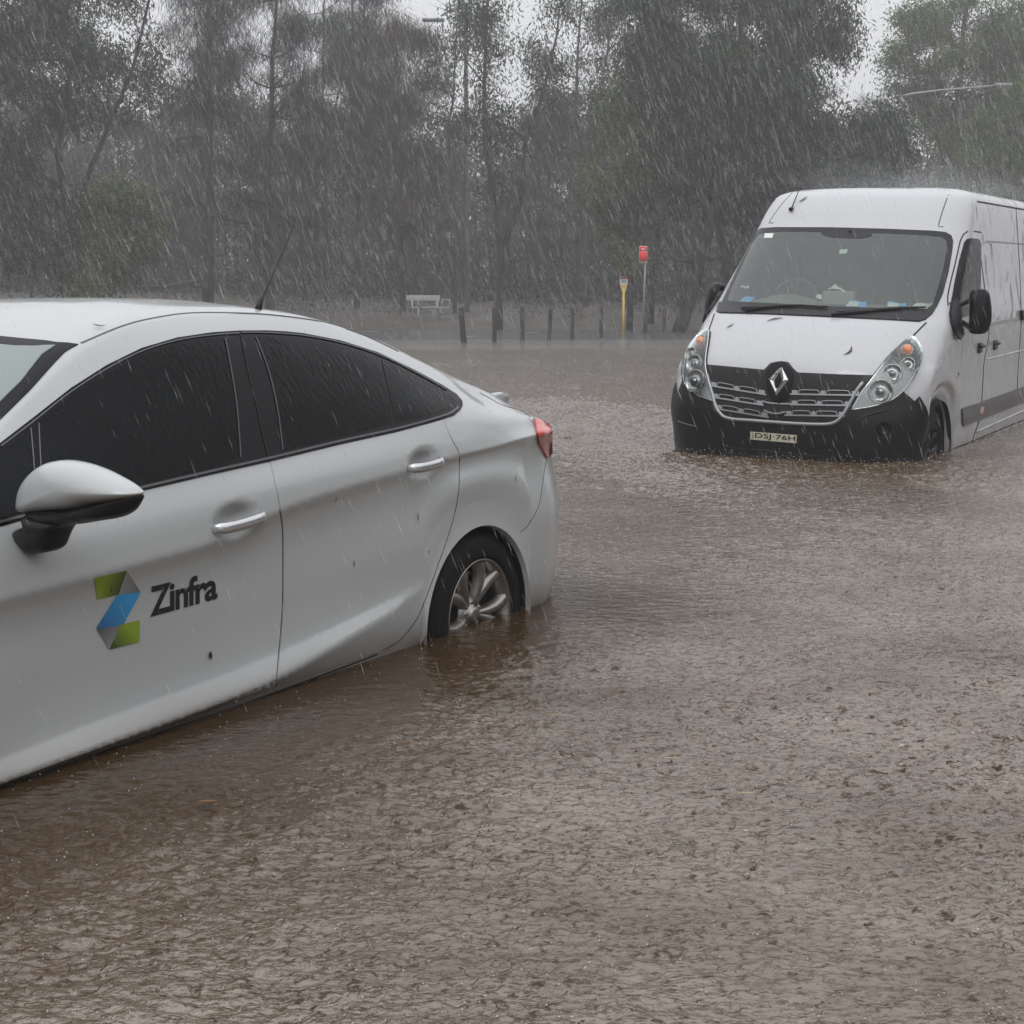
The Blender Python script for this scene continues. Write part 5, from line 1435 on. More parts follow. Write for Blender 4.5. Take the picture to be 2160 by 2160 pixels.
def red_sign():
    b_ = z4(1615, 628); D = FOC * CAMH / (b_[1] - HZN); e = bpy.data.objects.new('parking_sign', None); col.objects.link(e)
    base = at(*b_, D); e.location = base; k = D / FOC
    tag(e, 'red and white no parking style sign on tall grey pole', 'sign')
    P = lambda x, y: at(*z4(x, y), D) - base
    MB().tube([(0, 0, -.2), P(1638, 60)], 5.5 / 3.0188 * k, 8).build('pole', M['galv'], e)
    c = P(1620, 112); w = 50 / 3.0188 * k; h = 106 / 3.0188 * k
    MB().box(c + Vector((0, -.04, 0)), (w, .012, h), None).build('plate', M['white_sign'], e)
    MB().box(c + Vector((0, -.05, h * .33)), (w * .95, .006, h * .28), None).build('red_panel', M['red_sign'], e)
    MB().box(c + Vector((0, -.05, -h * .12)), (w * .95, .006, h * .56), None).build('red_panel', M['red_sign'], e)
    cu = bpy.data.curves.new('sign_lettering', 'FONT'); cu.body = 'NO'; cu.size = h * .15; cu.align_x = 'CENTER'; cu.offset = .004
    o = bpy.data.objects.new('sign_lettering', cu); col.objects.link(o); dg = bpy.context.evaluated_depsgraph_get(); me = bpy.data.meshes.new_from_object(o.evaluated_get(dg)); bpy.data.objects.remove(o)
    o = link('sign_lettering', me, M['white_sign'], e); o.location = c + Vector((0, -.058, h * .27)); o.rotation_euler = (math.pi / 2, 0, 0)
red_sign()
def bench():
    b_ = z4(160, 528); D = gD(*b_); e = bpy.data.objects.new('park_bench', None); col.objects.link(e); base = at(*b_, D); e.location = base
    tag(e, 'pale metal bench with armrests on the bank behind the bollards', 'bench'); k = D / FOC / 3.0188
    def P(x, y, dy=0): p = at(*z4(x, y), D) - base; return Vector((p.x, dy, p.z))
    mb = MB(); a, c = P(108, 371, .30), P(325, 405, .30); mb.box((a + c) / 2, (abs(c.x - a.x), .03, abs(a.z - c.z)), None, .008); mb.build('backrest', M['bench_metal'], e)
    mb = MB(); a, c = P(150, 444, 0), P(395, 452, 0)
    for j in range(4): mb.box(((a.x + c.x) / 2, -.15 + j * .12, (a.z + c.z) / 2), (abs(c.x - a.x), .09, .035), None, .006)
    mb.build('seat', M['bench_metal'], e)
    for x0, x1 in ((145, 160), (305, 322)):
        MB().tube([P(x0, 400, .30), P(x0 + 4, 448, .25), P(x1, 524, .3)], .03, 8).build('leg', M['bench_metal'], e)
    MB().tube([P(192, 448, -.15), P(190, 528, -.2)], .028, 8).build('leg', M['bench_metal'], e)
    MB().tube([P(385, 448, -.15), P(383, 528, -.2)], .0, 8) if False else None
    for x in (190, 343, 390):
        MB().tube([P(x, 448, -.18), P(x, 402, -.18), P(x, 398, -.1), P(x, 402, .25)], .022, 8).build('armrest', M['bench_metal'], e)
    MB().tube([P(343, 400, -.18), P(390, 396, -.18)], .02, 8).build('armrest', M['bench_metal'], e)
bench()
# fallen log on the left bank
mb = MB(); D = 58; pts = [(285, 606), (335, 607), (370, 603), (395, 597), (418, 592)]
mb.tube([at(x, y, D) for x, y in pts], [.05, .09, .11, .10, .07], 8); mb.tube([at(372, 602, D), at(430, 606, D), at(470, 600, D), at(500, 575, D)], [.04, .035, .03, .015], 6)
tag(mb.build('fallen_log', M['bark'], None), 'brown fallen branch lying on the left bank before trees', 'log')
# street lamps
def street_lamp(label, pts, head_p, D, pole_x, r=.05, hl=.75, flat=False):
    e = bpy.data.objects.new('street_lamp', None); col.objects.link(e)
    P = [at(x, y, D) for x, y in pts]; base = Vector((at(pole_x, 600, D).x, D, float(gz(at(pole_x, 600, D).x, D)))); e.location = base
    tag(e, label, 'street lamp')
    MB().tube([(0, 0, 0), Vector((0, 0, P[0].z - base.z - .3)), P[0] - base], [.11, .08, .06], 10).build('pole', M['galv'], e)
    MB().tube([p - base for p in P], [r, r * .9] + [r * .8] * (len(P) - 2), 8).build('arm', M['galv'], e)
    h = at(*head_p, D) - base
    mb = MB(); mb.box(h, (hl, .26, .13), None, .05); mb.build('lamp_head', M['lampgrey'], e)
    mb = MB(); mb.box(h + Vector((hl * .1, 0, -.08)), (hl * .55, .2, .06), None, .025); mb.build('lamp_glass', M['clear'], e)
street_lamp('street lamp with long arm above the van roof', [(1898, 205), (1925, 198), (1980, 191), (2040, 186), (2100, 181)], (2115, 180), 52, 1898, .05, .6)
street_lamp('street lamp head against the sky between left and middle trees', [(975, 10), (950, 22), (930, 34)], (914, 42), 62, 985, .05, .9)

# ================================================================ trees
def tubes_np(segs, n=6):
    """segs: list of (p0, p1, r0, r1) -> verts, quads"""
    P0 = np.array([s_[0] for s_ in segs]); P1 = np.array([s_[1] for s_ in segs]); r0 = np.array([s_[2] for s_ in segs]); r1 = np.array([s_[3] for s_ in segs])
    t = P1 - P0; t /= np.maximum(np.linalg.norm(t, axis=1, keepdims=True), 1e-9)
    ref = np.where(np.abs(t[:, 2:3]) > .9, np.array([[1., 0, 0]]), np.array([[0, 0, 1.]])); u = np.cross(t, ref); u /= np.linalg.norm(u, axis=1, keepdims=True); w = np.cross(t, u)
    a = np.linspace(0, 2 * np.pi, n, endpoint=False)
    ring_ = u[:, None, :] * np.cos(a)[None, :, None] + w[:, None, :] * np.sin(a)[None, :, None]
    A = P0[:, None, :] + ring_ * r0[:, None, None]; B = P1[:, None, :] + ring_ * r1[:, None, None]
    V = np.concatenate([A, B], 1).reshape(-1, 3); m = len(segs); i = np.arange(m)[:, None] * 2 * n; k = np.arange(n)[None, :]; k2 = (k + 1) % n
    F_ = np.stack([i + k, i + k2, i + n + k2, i + n + k], -1).reshape(-1, 4)
    return V, F_
def grow(rg, path, r0, r1, n_br, len_f, start=.35, sub=4, up=.5, depth=2):
    """path: polyline of points. returns segs, twig list (p, dir, len)"""
    path = [np.array(p, float) for p in path]; segs = []; L = [0]
    # subdivide and wobble
    pts = [path[0]]
    for a, b_ in zip(path[:-1], path[1:]):
        k = max(2, int(np.linalg.norm(b_ - a) / .8))
        for j in range(1, k + 1): pts.append(a + (b_ - a) * j / k + (rg.normal(0, .035, 3) * [1, 1, .2] if j < k else 0))
    n = len(pts); tot = sum(np.linalg.norm(pts[i + 1] - pts[i]) for i in range(n - 1))
    rad = [r0 + (r1 - r0) * (i / (n - 1)) ** .8 for i in range(n)]
    for i in range(n - 1): segs.append((pts[i], pts[i + 1], rad[i], rad[i + 1]))
    twigs = []
    def branch(p, d, l, r, dep):
        q = p.copy(); dd = d.copy(); k = 4; s_ = []
        for j in range(k):
            dd = dd + rg.normal(0, .16, 3) + np.array([0, 0, .05 * up]); dd /= np.linalg.norm(dd)
            q2 = q + dd * l / k; segs.append((q, q2, r * (1 - j / k * .8), r * (1 - (j + 1) / k * .8))); q = q2; s_.append((q2.copy(), dd.copy()))
        if dep > 0:
            for j in range(sub):
                pq, dq = s_[rg.integers(1, k)]; nd = dq + rg.normal(0, .6, 3); nd /= np.linalg.norm(nd)
                branch(pq, nd, l * rg.uniform(.4, .65), r * .45, dep - 1)
        for pq, dq in s_[1:]: twigs.append(pq)
    for b_ in range(n_br):
        t = start + (1 - start) * (b_ + rg.uniform(0, 1)) / n_br; i = min(int(t * (n - 1)), n - 2); p = pts[i]
        az = rg.uniform(0, 2 * np.pi); el = up + rg.normal(0, .25)
        d = np.array([np.cos(az) * np.cos(el), np.sin(az) * np.cos(el), np.sin(el)])
        branch(p, d, tot * len_f * rg.uniform(.6, 1.15) * (1.15 - .5 * t), rad[i] * .5, depth - 1)
    twigs.append(pts[-1])
    return segs, np.array(twigs)
def leaves(rg, centres, per, spread, ln, wd, droop, tint_sd=.25):
    n = len(centres) * per
    c = np.repeat(centres, per, 0) + rg.normal(0, 1, (n, 3)) * np.array(spread)
    tint = np.clip(np.repeat(rg.uniform(0, 1, len(centres)), per) * .7 + rg.uniform(0, .5, n) - .1, 0, 1)
    d = rg.normal(0, 1, (n, 3)); d[:, 2] = d[:, 2] * (1 - droop) - droop * 2.2; d /= np.linalg.norm(d, axis=1, keepdims=True)
    s_ = np.cross(d, rg.normal(0, 1, (n, 3))); s_ /= np.maximum(np.linalg.norm(s_, axis=1, keepdims=True), 1e-6)
    l = ln * rg.uniform(.6, 1.3, (n, 1)); w = wd * rg.uniform(.7, 1.3, (n, 1))
    V = np.stack([c, c + d * l * .5 - s_ * w, c + d * l, c + d * l * .5 + s_ * w], 1).reshape(-1, 3)
    F_ = (np.arange(n)[:, None] * 4 + np.arange(4)[None, :])
    return V, F_, np.repeat(tint, 4)[:, None] * np.ones((1, 3))
# openings between the crowns where the sky shows (bearing and height seen from the car park), kept free of foliage
GAPS = [[(1752, -400), (1768, 0), (1790, 50), (1822, 80), (1826, 170), (1842, 235), (1862, 215), (1870, 140), (1884, 80), (1892, 0), (1900, -400)],
        [(885, -400), (892, 70), (960, 78), (965, -400)]]
def in_gap(p):
    w = Vector(p) - CAM
    if w.y < 1: return False
    u, v = 1080 + FOC * w.dot(VR) / w.dot(VW), 1080 - FOC * w.dot(VU) / w.dot(VW)
    return any(inpoly(g, u, v) for g in GAPS)
def tree(label, name, D, stems, kind, seed, r0=.16, n_br=14, len_f=.3, per=60, start=.35, up=.5, spread=(.33, .33, .27), bark='bark', leafm=None, group=None, size=1.0, extra=None, share=None):
    rg = np.random.default_rng(seed); segs, tw = [], []
    x0, y0 = stems[0][0]
    b3 = at(x0, y0, D); base = np.array([b3.x, D, float(gz(b3.x, D)) - .05])
    for si, st in enumerate(stems):
        pts = [np.array(at(x, y, D + (si * .4))) for x, y in st]
        if si == 0: pts[0] = base.copy()
        pts = [p + np.array([0, rg.normal(0, .12) * (i > 0), 0]) for i, p in enumerate(pts)]
        s_, t_ = grow(rg, pts, r0 * (1 if si == 0 else .62), r0 * .22, n_br if si == 0 else max(4, n_br // 2), len_f, start if si == 0 else .2, up=up)
        segs += s_; tw.append(t_)
    tw = np.concatenate(tw); tw = tw[[not in_gap(p) for p in tw]]
    e = bpy.data.objects.new(name, None); col.objects.link(e); e.location = base; tag(e, label, 'tree', group)
    V, F_ = tubes_np(segs); mesh_np('trunk', V - base, F_, M[bark], e, smooth=True)
    kinds = dict(euca=(.19 * size, .022 * size, .55, 'leaf_dark'), pale=(.17 * size, .024 * size, .4, 'leaf_pale'), casu=(.42 * size, .0085 * size, .75, 'leaf_casu'), red=(.42 * size, .009 * size, .75, 'leaf_red'), bush=(.12, .03, .1, 'leaf_pale'))
    ln, wd, dr, mt = kinds[kind]
    # clumps: pick a share of the twig ends, leave gaps between them
    keep = rg.random(len(tw)) < .55; cen = tw[keep] if keep.sum() > 5 else tw
    V, F_, C_ = leaves(rg, cen, per, spread, ln, wd, dr)
    mesh_np('crown', V - base, F_, M[leafm or mt], e, colors=C_)
    return e
# left side
tree('broad dark gum with forked trunk at the left edge', 'gum_tree', 50, [[(165, 640), (150, 480), (120, 330), (150, 160), (175, -80)], [(150, 480), (215, 300), (280, 140), (330, -60)], [(130, 340), (60, 240), (-40, 150), (-120, 60)]], 'euca', 1, .17, 16, .26, 110, start=.3, bark='bark_dark')
tree('arching gum whose limb bends into the top left corner', 'gum_tree', 47, [[(-60, 640), (-50, 380), (-10, 200), (40, 130), (150, 125), (300, 150)], [(-10, 200), (60, 60), (180, -40)]], 'pale', 2, .12, 18, .20, 120, start=.35, bark='bark_dark', leafm='leaf_dark')
tree('leafy light green young tree low on the left bank', 'young_tree', 49, [[(210, 640), (235, 560), (225, 470), (215, 400)], [(235, 560), (290, 500), (330, 470)]], 'bush', 3, .05, 16, .30, 150, start=.15, spread=(.28, .28, .22), up=.3)
tree('low dark shrubby tree at the foot of the left gum', 'young_tree', 50, [[(60, 640), (75, 560), (90, 470), (70, 380)], [(75, 560), (20, 500), (-20, 440)]], 'bush', 33, .05, 16, .34, 110, start=.1, spread=(.35, .3, .3), up=.3, leafm='leaf_dark')
tree('tall straight trunk rising right of the left gum', 'casuarina_tree', 52, [[(441, 638), (443, 400), (441, 180), (438, -120)]], 'casu', 4, .23, 22, .15, 70, start=.55, up=.2, bark='bark_dark')
tree('straight drooping she-oak behind the sedan aerial', 'casuarina_tree', 55, [[(568, 648), (566, 430), (572, 250), (580, 60), (590, -120)]], 'casu', 5, .20, 30, .16, 90, start=.32, up=.15, bark='bark_dark')
tree('twin stemmed slim she-oak left of the reddish one', 'casuarina_tree', 62, [[(752, 650), (752, 420), (745, 220), (742, -60)], [(752, 420), (762, 240), (768, 60), (770, -60)]], 'casu', 6, .13, 22, .17, 80, start=.3, up=.3)
tree('reddish brown she-oak left of the open sky gap', 'casuarina_tree', 60, [[(850, 655), (848, 450), (842, 260), (838, 110), (836, 40)]], 'red', 7, .14, 34, .15, 120, start=.25, up=.25)
tree('slender gum forking twice into wavy stems, base behind bollards', 'gum_tree', 52, [[(1052, 665), (1058, 540), (1040, 420), (1024, 330), (1022, 180), (1030, -60)], [(1062, 520), (1098, 430), (1108, 300), (1150, 180), (1180, 20)]], 'euca', 8, .17, 14, .17, 50, start=.5, up=.7, bark='bark_dark')
tree('thin gum with sparse hanging leaves beside the sky gap', 'gum_tree', 60, [[(960, 655), (958, 450), (945, 300), (960, 120), (975, -40)]], 'euca', 9, .10, 16, .16, 55, start=.5, up=.5)
tree('pale green crowned tree above the yellow post', 'gum_tree', 51, [[(1328, 697), (1330, 560), (1345, 420), (1352, 300), (1350, 170)], [(1330, 560), (1300, 460), (1270, 380)], [(1345, 400), (1400, 330), (1420, 280)]], 'pale', 10, .13, 18, .24, 110, start=.42, up=.6, bark='bark_dark')
tree('largest dark gum with leaning trunk left of the van', 'gum_tree', 49.5, [[(1428, 702), (1470, 590), (1500, 470), (1530, 300), (1560, 120), (1580, -60)], [(1500, 470), (1460, 330), (1420, 160), (1380, -40)], [(1530, 300), (1640, 190), (1720, 90), (1760, 0)]], 'euca', 11, .26, 30, .24, 120, start=.35, up=.45, bark='bark_dark')
tree('dark gum with upright trunk directly behind the van front', 'gum_tree', 52, [[(1520, 690), (1535, 540), (1500, 400), (1560, 240), (1620, 100), (1640, -20)], [(1535, 540), (1600, 430), (1690, 330), (1740, 240)]], 'euca', 12, .22, 26, .22, 110, start=.3, up=.4, bark='bark_dark')
tree('thin dark trunk between the big gum and sign pole', 'gum_tree', 55, [[(1372, 668), (1385, 500), (1380, 300), (1410, 80), (1420, -60)]], 'euca', 13, .13, 18, .2, 90, start=.4, bark='bark_dark')
tree('tall hazy gum filling the top right corner', 'gum_tree', 66, [[(2040, 600), (2035, 400), (2020, 200), (2040, -80)], [(2035, 400), (2100, 220), (2160, 40)], [(2030, 380), (1960, 240), (1920, 120), (1900, 30)]], 'pale', 14, .25, 34, .24, 130, start=.2, up=.45, size=1.15)
tree('round grey green gum low behind the van roof', 'gum_tree', 50.5, [[(1800, 640), (1805, 450), (1790, 330), (1800, 240)], [(1805, 450), (1860, 350), (1890, 290)]], 'pale', 15, .15, 24, .28, 120, start=.2, up=.4, leafm='leaf_dark')
tree('yellowish gum at the right edge behind street lamp', 'gum_tree', 62, [[(2150, 620), (2150, 450), (2140, 300), (2150, 200)], [(2150, 450), (2080, 340), (2050, 280)]], 'pale', 16, .15, 24, .28, 120, start=.2, up=.4)
tree('sparse hazy gum between the wavy gum and big dark gum', 'gum_tree', 68, [[(1235, 640), (1232, 420), (1215, 220), (1222, 60), (1230, -100)], [(1232, 420), (1262, 240), (1285, 60), (1290, -60)]], 'euca', 41, .15, 26, .19, 70, start=.35, up=.5, size=1.1)
tree('high hazy she-oak crown left of the reddish one', 'casuarina_tree', 68, [[(690, 640), (688, 420), (680, 200), (684, -60)]], 'casu', 42, .14, 28, .17, 70, start=.4, up=.35, size=1.1)
# thinner woods behind: trees nothing tells apart
rg = np.random.default_rng(77)
wood_lbl = 'slim grey tree standing in the dense woodland behind the bank'
protos = []
for k_ in range(4):
    e = tree(wood_lbl, 'woodland_tree', 72, [[(1080, 640), (1080 + rg.uniform(-25, 25), 420), (1080 + rg.uniform(-30, 30), 200), (1080 + rg.uniform(-30, 30), -20 + 60 * k_)]], ['casu', 'euca', 'red', 'casu'][k_], 100 + k_, .13, 26, .17, 62, start=.25, up=.35, size=1.2, group='slim woodland trees')
    protos.append(e)
xs_ = np.linspace(-46, 46, 70)
used_p = set()
for j, xw in enumerate(xs_):
    p = protos[j % 4]; D = float(rg.uniform(64, 92)); xx = float(xw * D / 75 + rg.normal(0, .5))
    gap = 1880 < 1080 + FOC * xx / D < 1960 or 880 < 1080 + FOC * xx / D < 950
    if j % 4 not in used_p: o = p; used_p.add(j % 4); kids = list(p.children)
    else:
        o = p.copy(); col.objects.link(o)
        for c in list(p.children):
            q = c.copy(); col.objects.link(q); q.parent = o
    o.location = (xx, D, float(gz(xx, D)) - .05); u_ = 1080 + FOC * xx / D; s_ = float(rg.uniform(.6, .95)) * (.5 if gap else .95 if 350 < u_ < 1300 else 1); o.scale = (s_, s_, s_); o.rotation_euler = (0, 0, float(rg.uniform(0, 6.28)))
# the mass of far woodland and undergrowth
def far_mass():
    rg = np.random.default_rng(5); cen = []
    for i in range(11000):
        D = rg.uniform(74, 112); x = rg.uniform(-.62, .62) * D; u = 1080 + FOC * x / D
        top = np.interp(u, [0, 300, 700, 900, 1000, 1200, 1700, 1830, 1900, 2160], [12, 11.5, 10, 9, 9, 9.5, 10.5, 8.5, 7.6, 11]) + rg.normal(0, .5)
        z = rg.uniform(0, 1) ** 1.7 * top + float(gz(x, D))
        if not in_gap((x, D, z)): cen.append((x, D, z))
    V, F_, C_ = leaves(rg, np.array(cen), 34, (.55, .55, .5), .42, .055, .45)
    segs = []
    for i in range(230):
        D = rg.uniform(70, 105); x = rg.uniform(-.62, .62) * D; z = float(gz(x, D)); h = rg.uniform(6, 10); p = np.array([x, D, z]); dx = rg.normal(0, .5)
        q = p
        for j in range(6):
            q2 = p + np.array([dx * (j + 1) / 6 + rg.normal(0, .08), 0, h * (j + 1) / 6]); segs.append((q, q2, .10 * (1 - j / 8), .10 * (1 - (j + 1) / 8))); q = q2
    V2, F2 = tubes_np(segs, 5)
    Vt = np.concatenate([V, V2]); Ft = np.concatenate([F_, F2 + len(V)]); Ct = np.concatenate([C_, np.full((len(V2), 3), .1)])
    mi = np.concatenate([np.zeros(len(F_)), np.ones(len(F2))])
    o = mesh_np('far_woodland', Vt, Ft, [M['leaf_far'], M['bark_dark']], None, colors=Ct, mat_idx=mi)
    tag(o, 'dense far woodland fading into rain behind the bank', 'woodland', kind='stuff')
far_mass()
def undergrowth():
    rg = np.random.default_rng(15); cen = []
    for i in range(2300):
        D = rg.uniform(57, 76); x = rg.uniform(-.62, .62) * D
        dens = .5 + .5 * math.sin(x * .9) * math.sin(x * .37 + 2)
        if rg.random() > dens: continue
        cen.append((x, D, float(gz(x, D)) + rg.uniform(0, 1) ** 1.6 * 1.6))
    V, F_, C_ = leaves(rg, np.array(cen), 50, (.35, .35, .2), .16, .015, .1)
    tag(mesh_np('undergrowth', V, F_, M['leaf_far'], None, colors=C_), 'low scrub and grasses covering the floor of the woods', 'undergrowth', kind='stuff')
undergrowth()

def unseen_woods():
    """unseen woods added around the camera to block low sky and darken reflections"""
    rg = np.random.default_rng(31); cen = []
    while len(cen) < 2600:
        a = rg.uniform(0, 2 * math.pi); R_ = rg.uniform(22, 38); x, y = R_ * math.sin(a) * 1.2, R_ * math.cos(a)
        if y > 4 and abs(math.atan2(x, y)) < math.radians(40): continue
        if y < -23 or abs(x) > 70: continue
        top = 9.5 + 2.5 * math.sin(a * 5) + 1.5 * math.sin(a * 11 + 1)
        cen.append((x, y, rg.uniform(0, 1) * top))
    V, F_, C_ = leaves(rg, np.array(cen), 34, (.8, .8, .7), .75, .14, .3)
    tag(mesh_np('unseen_woodland', V, F_, M['leaf_far'], None, colors=C_), 'unseen woodland added beside and behind the viewer to block low sky', 'woodland', kind='stuff')
unseen_woods()

# ================================================================ leaves lying on the vehicles and floating
def leaf_thing(label, veh, px, ln, wd, ang, mat='dark_leaf', curl=.3, lift=.004):
    if veh is None: h = on_z(*px, .012); n = Vector((0, 0, 1))
    else:
        h, n = veh.hit(*px); h = veh.M @ h; n = (veh.M.to_3x3() @ n).normalized()
    v = (VR * math.cos(ang) + VU * math.sin(ang)); t = (v - n * v.dot(n)).normalized(); b_ = n.cross(t); vs = []
    N = 6
    for i in range(N + 1):
        s_ = i / N; w = wd * math.sin(math.pi * min(max(s_, .03), .97)) ** .8; c = h + t * (s_ - .5) * ln + b_ * curl * ln * (s_ - .5) ** 2 + n * (lift + .004)
        vs += [c - b_ * w / 2, c + b_ * w / 2]
    base = h.copy(); vs = [p - base for p in vs]; vs += [p - n * .0015 for p in vs]
    fs = [(2 * i, 2 * i + 1, 2 * i + 3, 2 * i + 2) for i in range(N)] + [(2 * i + 2 * N + 2, 2 * i + 2 * N + 4, 2 * i + 2 * N + 5, 2 * i + 2 * N + 3) for i in range(N)]
    o = mesh_py('leaf', vs, fs, M[mat], None); o.location = base; tag(o, label, 'leaf')
leaf_thing('oval dark leaf stuck low on the front door under logo lettering', car, z7(1180, 622), .024, .013, -1.2, lift=.005)
leaf_thing('tiny leaf speck on the green top of the logo', car, z7(617, 245), .018, .003, -1.3, lift=.006)
leaf_thing('thin dark leaf on the rear door left of its handle', car, (705, 1052), .022, .003, -1.4, lift=.005)
leaf_thing('thin dark leaf on the rear door below its handle', car, (878, 1090), .03, .003, -1.5, lift=.005)
leaf_thing('short leaf low in the middle of the rear door', car, (743, 1188), .02, .003, -1.4, lift=.005)
leaf_thing('small leaf near the rear wheel arch on the rear door', car, (901, 1164), .012, .0025, -1.5, lift=.005)
leaf_thing('curved leaf on rear wing below the tail lamp', car, (1085, 1010), .03, .003, -1.1, curl=.9, lift=.003)
leaf_thing('pine needle across the corner of the tail lamp', car, (1116, 890), .035, .004, -.6, lift=.006)
leaf_thing('bent leaf lying on the sedan roof', car, (208, 691), .04, .006, 0, curl=.8, mat='trim_line', lift=.004)
leaf_thing('largest curved leaf on the van bonnet, right of centre', van, zz3(1000, 972), .11, .018, 1.1, curl=.9, lift=.004)
leaf_thing('flat leaf on the van bonnet just below its wipers', van, zz3(595, 797), .13, .016, -.1, curl=-.5, lift=.004)
leaf_thing('small tilted leaf on the left of the van bonnet', van, zz3(358, 835), .07, .014, .6, lift=.004)
leaf_thing('short leaf on the van forehead right of its aerial', van, zz3(750, 157), .09, .016, .8, lift=.004)
leaf_thing('brown floating leaf off the sedan doors', None, (850, 1571), .05, .014, -.2, 'dead_leaf')
leaf_thing('orange brown leaf floating close to the sedan sill', None, (438, 1696), .045, .018, 0, 'dead_leaf')
leaf_thing('pale yellow leaf floating in the middle foreground', None, (1418, 1605), .045, .009, -.2, 'pale_leaf')
leaf_thing('slim pale leaf floating right of the yellow one', None, (1575, 1679), .045, .006, -.15, 'pale_leaf')
leaf_thing('pale thin leaf floating mid water ahead of the sedan', None, (1170, 1512), .05, .007, .2, 'pale_leaf')
leaf_thing('twiggy leaf floating between sedan tail and van', None, (1205, 922), .13, .04, .4, 'dead_leaf')

# ================================================================ rain and splashes
def rain():
    rg = np.random.default_rng(9); N = 23000
    # drops fill the air over the whole flooded area, more seen far away because there is more air
    y = 3.2 + 44 * rg.uniform(0, 1, N) ** .62; x = (rg.uniform(-1, 1, N)) * (1.2 + y * .40); z = rg.uniform(0.05, 1, N) * (1.6 + y * .23)
    Nn = 2600
    y2 = 2.2 + 4.2 * rg.uniform(0, 1, Nn) ** .7; x2 = rg.uniform(-1, 1, Nn) * (.5 + y2 * .36); z2 = rg.uniform(.05, 2.2, Nn)
    x, y, z = np.concatenate([x, x2]), np.concatenate([y, y2]), np.concatenate([z, z2]); N += Nn
    c = np.stack([x, y, z], 1)
    d = np.stack([rg.normal(.36, .045, N), rg.normal(0, .05, N), -np.ones(N)], 1); d /= np.linalg.norm(d, axis=1, keepdims=True)
    l = (rg.uniform(.022, .085, N) * (.35 + y * .11))[:, None]; w = (rg.uniform(.4, 1.2, N) * .00017 * (y + 1.8))[:, None]
    s1 = np.cross(d, [[0, 1., 0]]); s1 /= np.linalg.norm(s1, axis=1, keepdims=True); s2 = np.cross(d, s1)
    a = c - d * l; b_ = c
    m = c - d * l * .4
    V = np.stack([a, m + s1 * w, m - s1 * w * .5 + s2 * w * .87, m - s1 * w * .5 - s2 * w * .87, b_], 1).reshape(-1, 3)
    i = np.arange(N)[:, None] * 5
    F_ = np.concatenate([i + np.array([[0, 1, 2]]), i + np.array([[0, 2, 3]]), i + np.array([[0, 3, 1]]), i + np.array([[4, 2, 1]]), i + np.array([[4, 3, 2]]), i + np.array([[4, 1, 3]])])
    tag(mesh_np('rain', V, F_, M['rain'], None, smooth=True), 'heavy slanting rain falling everywhere over the flooded car park', 'rain', kind='stuff')
rain()
def drops_mesh(name, P, r, mat, label, cat):
    n = len(P); o = np.array([(1, 0, 0), (-1, 0, 0), (0, 1, 0), (0, -1, 0), (0, 0, 1.), (0, 0, -1)])
    V = (P[:, None, :] + o[None] * r[:, None, None]).reshape(-1, 3)
    f = np.array([(0, 2, 4), (2, 1, 4), (1, 3, 4), (3, 0, 4), (2, 0, 5), (1, 2, 5), (3, 1, 5), (0, 3, 5)])
    F_ = (np.arange(n)[:, None, None] * 6 + f[None]).reshape(-1, 3)
    tag(mesh_np(name, V, F_, mat, None, smooth=True), label, cat, kind='stuff')
rg = np.random.default_rng(21)
P = []
for i in range(3600):
    y = 2.4 + 22 * rg.uniform() ** 1.5; x = rg.uniform(-1, 1) * (1 + .4 * y); k_ = rg.integers(1, 4)
    for j in range(k_): P.append((x + rg.normal(0, .012), y + rg.normal(0, .012), abs(rg.normal(0.004, .016))))
for veh, pts_ in ((van, [(-1.2, 1.02), (-.35, .98), (-.06, .8), (0.02, .3), (0.02, -.3), (-.06, -.8), (-.35, -.98)]), (van, [(-1.3, 1.02), (-4.2, 1.04)]), (car, [(2.4, .93), (1.2, .93), (.5, .92)]), (car, [(.4, .95), (-.35, .95), (-.8, .75)])):
    for a_, b_ in zip(pts_[:-1], pts_[1:]):
        for k_ in range(int(math.dist(a_, b_) * (150 if veh is van else 50))):
            t = rg.uniform(); q = veh.M @ Vector((a_[0] + (b_[0] - a_[0]) * t, a_[1] + (b_[1] - a_[1]) * t, .3)); P.append((q.x + rg.normal(0, .10), q.y - abs(rg.normal(0, .16)), abs(rg.normal(0, .035))))
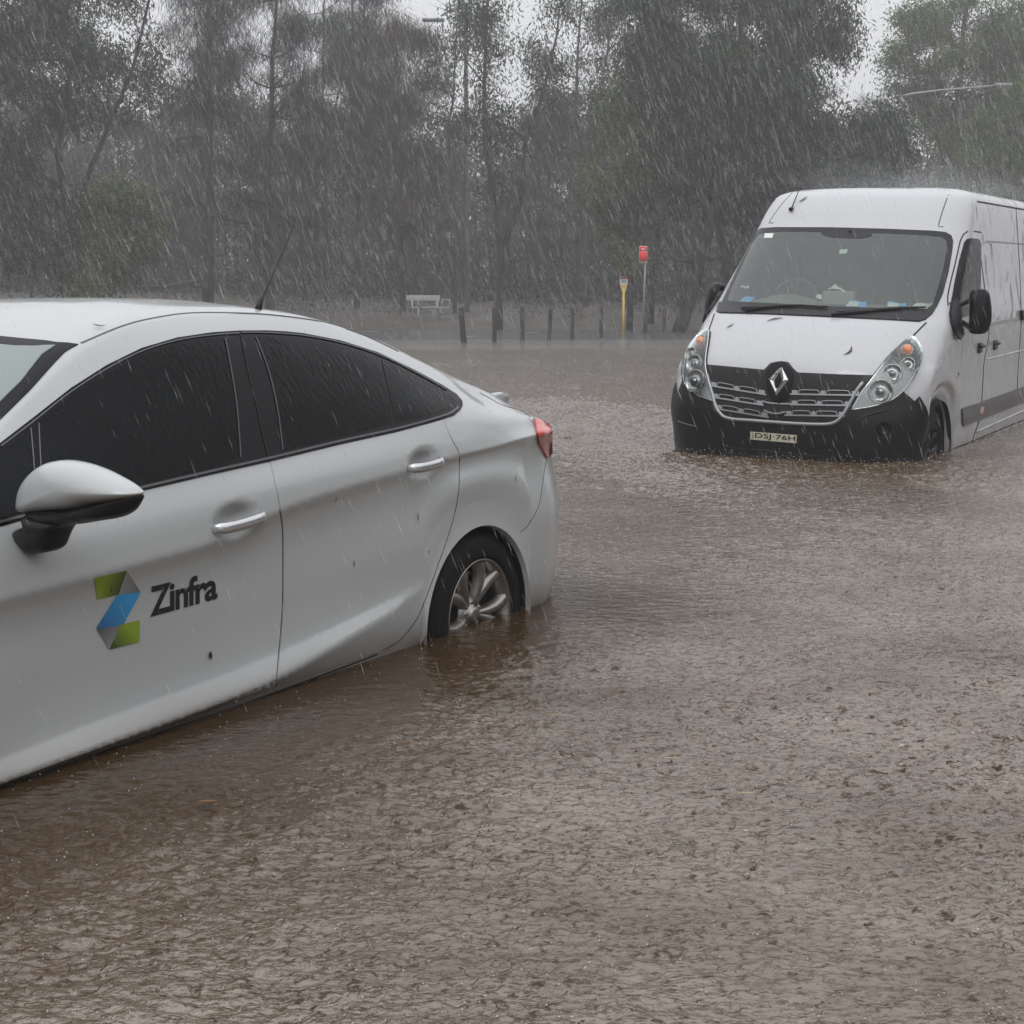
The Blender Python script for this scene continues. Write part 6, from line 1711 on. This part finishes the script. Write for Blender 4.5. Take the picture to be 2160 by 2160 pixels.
P = np.array(P); drops_mesh('splash_drops', P, rg.uniform(.0006, .0026, len(P)) * np.clip(P[:, 1] / 7, 1, 2), M['splash'], 'small drops and bubbles thrown up where rain hits the flood water', 'splashes')
# spray bouncing off both roofs
P = []
for veh, n_, (xa, xb), w_, hgt in ((van, 30000, (-6.0, -1.9), .85, .13), (car, 2500, (0.3, 1.7), .6, .010)):
    for i in range(n_):
        x = rg.uniform(xa, xb); y = rg.uniform(-w_, w_)
        z = (2.128 + VZ if veh is van else float(rowsZ[12](x)))
        P.append(tuple(veh.M @ Vector((x, y, z + abs(rg.normal(0, hgt))))))
P = np.array(P); drops_mesh('roof_spray', P, rg.uniform(.0006, .0016, len(P)) * np.linalg.norm(P, axis=1) / 9, M['rain'], 'fine spray of rain bouncing off the vehicle roofs', 'spray')

# spray: a thin layer of splashed droplets over the water, and mist bouncing off the van roof
def mist_mat(name, dens):
    m = bpy.data.materials.new(name); m.use_nodes = True; t = m.node_tree; t.nodes.clear(); o = t.nodes.new('ShaderNodeOutputMaterial')
    v = t.nodes.new('ShaderNodeVolumePrincipled'); v.inputs['Color'].default_value = (.97, .97, .98, 1); v.inputs['Density'].default_value = dens; t.links.new(v.outputs[0], o.inputs['Volume']); return m
sb = MB(); sb.box((0, 27, .045), (120, 30, .05)); tag(sb.build('splash_mist', mist_mat('splash_mist', .07), None, smooth=False), 'low veil of splashed droplets over the flood water', 'spray', kind='stuff')
# haze of rain in the air
hz = MB(); hz.box((0, 52, 11.0), (154, 158, 25.4))
hm = bpy.data.materials.new('rain_haze'); hm.use_nodes = True; nt = hm.node_tree; nt.nodes.clear()
o_ = nt.nodes.new('ShaderNodeOutputMaterial'); pv = nt.nodes.new('ShaderNodeVolumePrincipled'); pv.inputs['Color'].default_value = (.93, .94, .97, 1); pv.inputs['Density'].default_value = .0030; pv.inputs['Anisotropy'].default_value = .2
nt.links.new(pv.outputs[0], o_.inputs['Volume'])
tag(hz.build('haze', hm, None, smooth=False), 'grey rain haze', 'haze', kind='stuff')
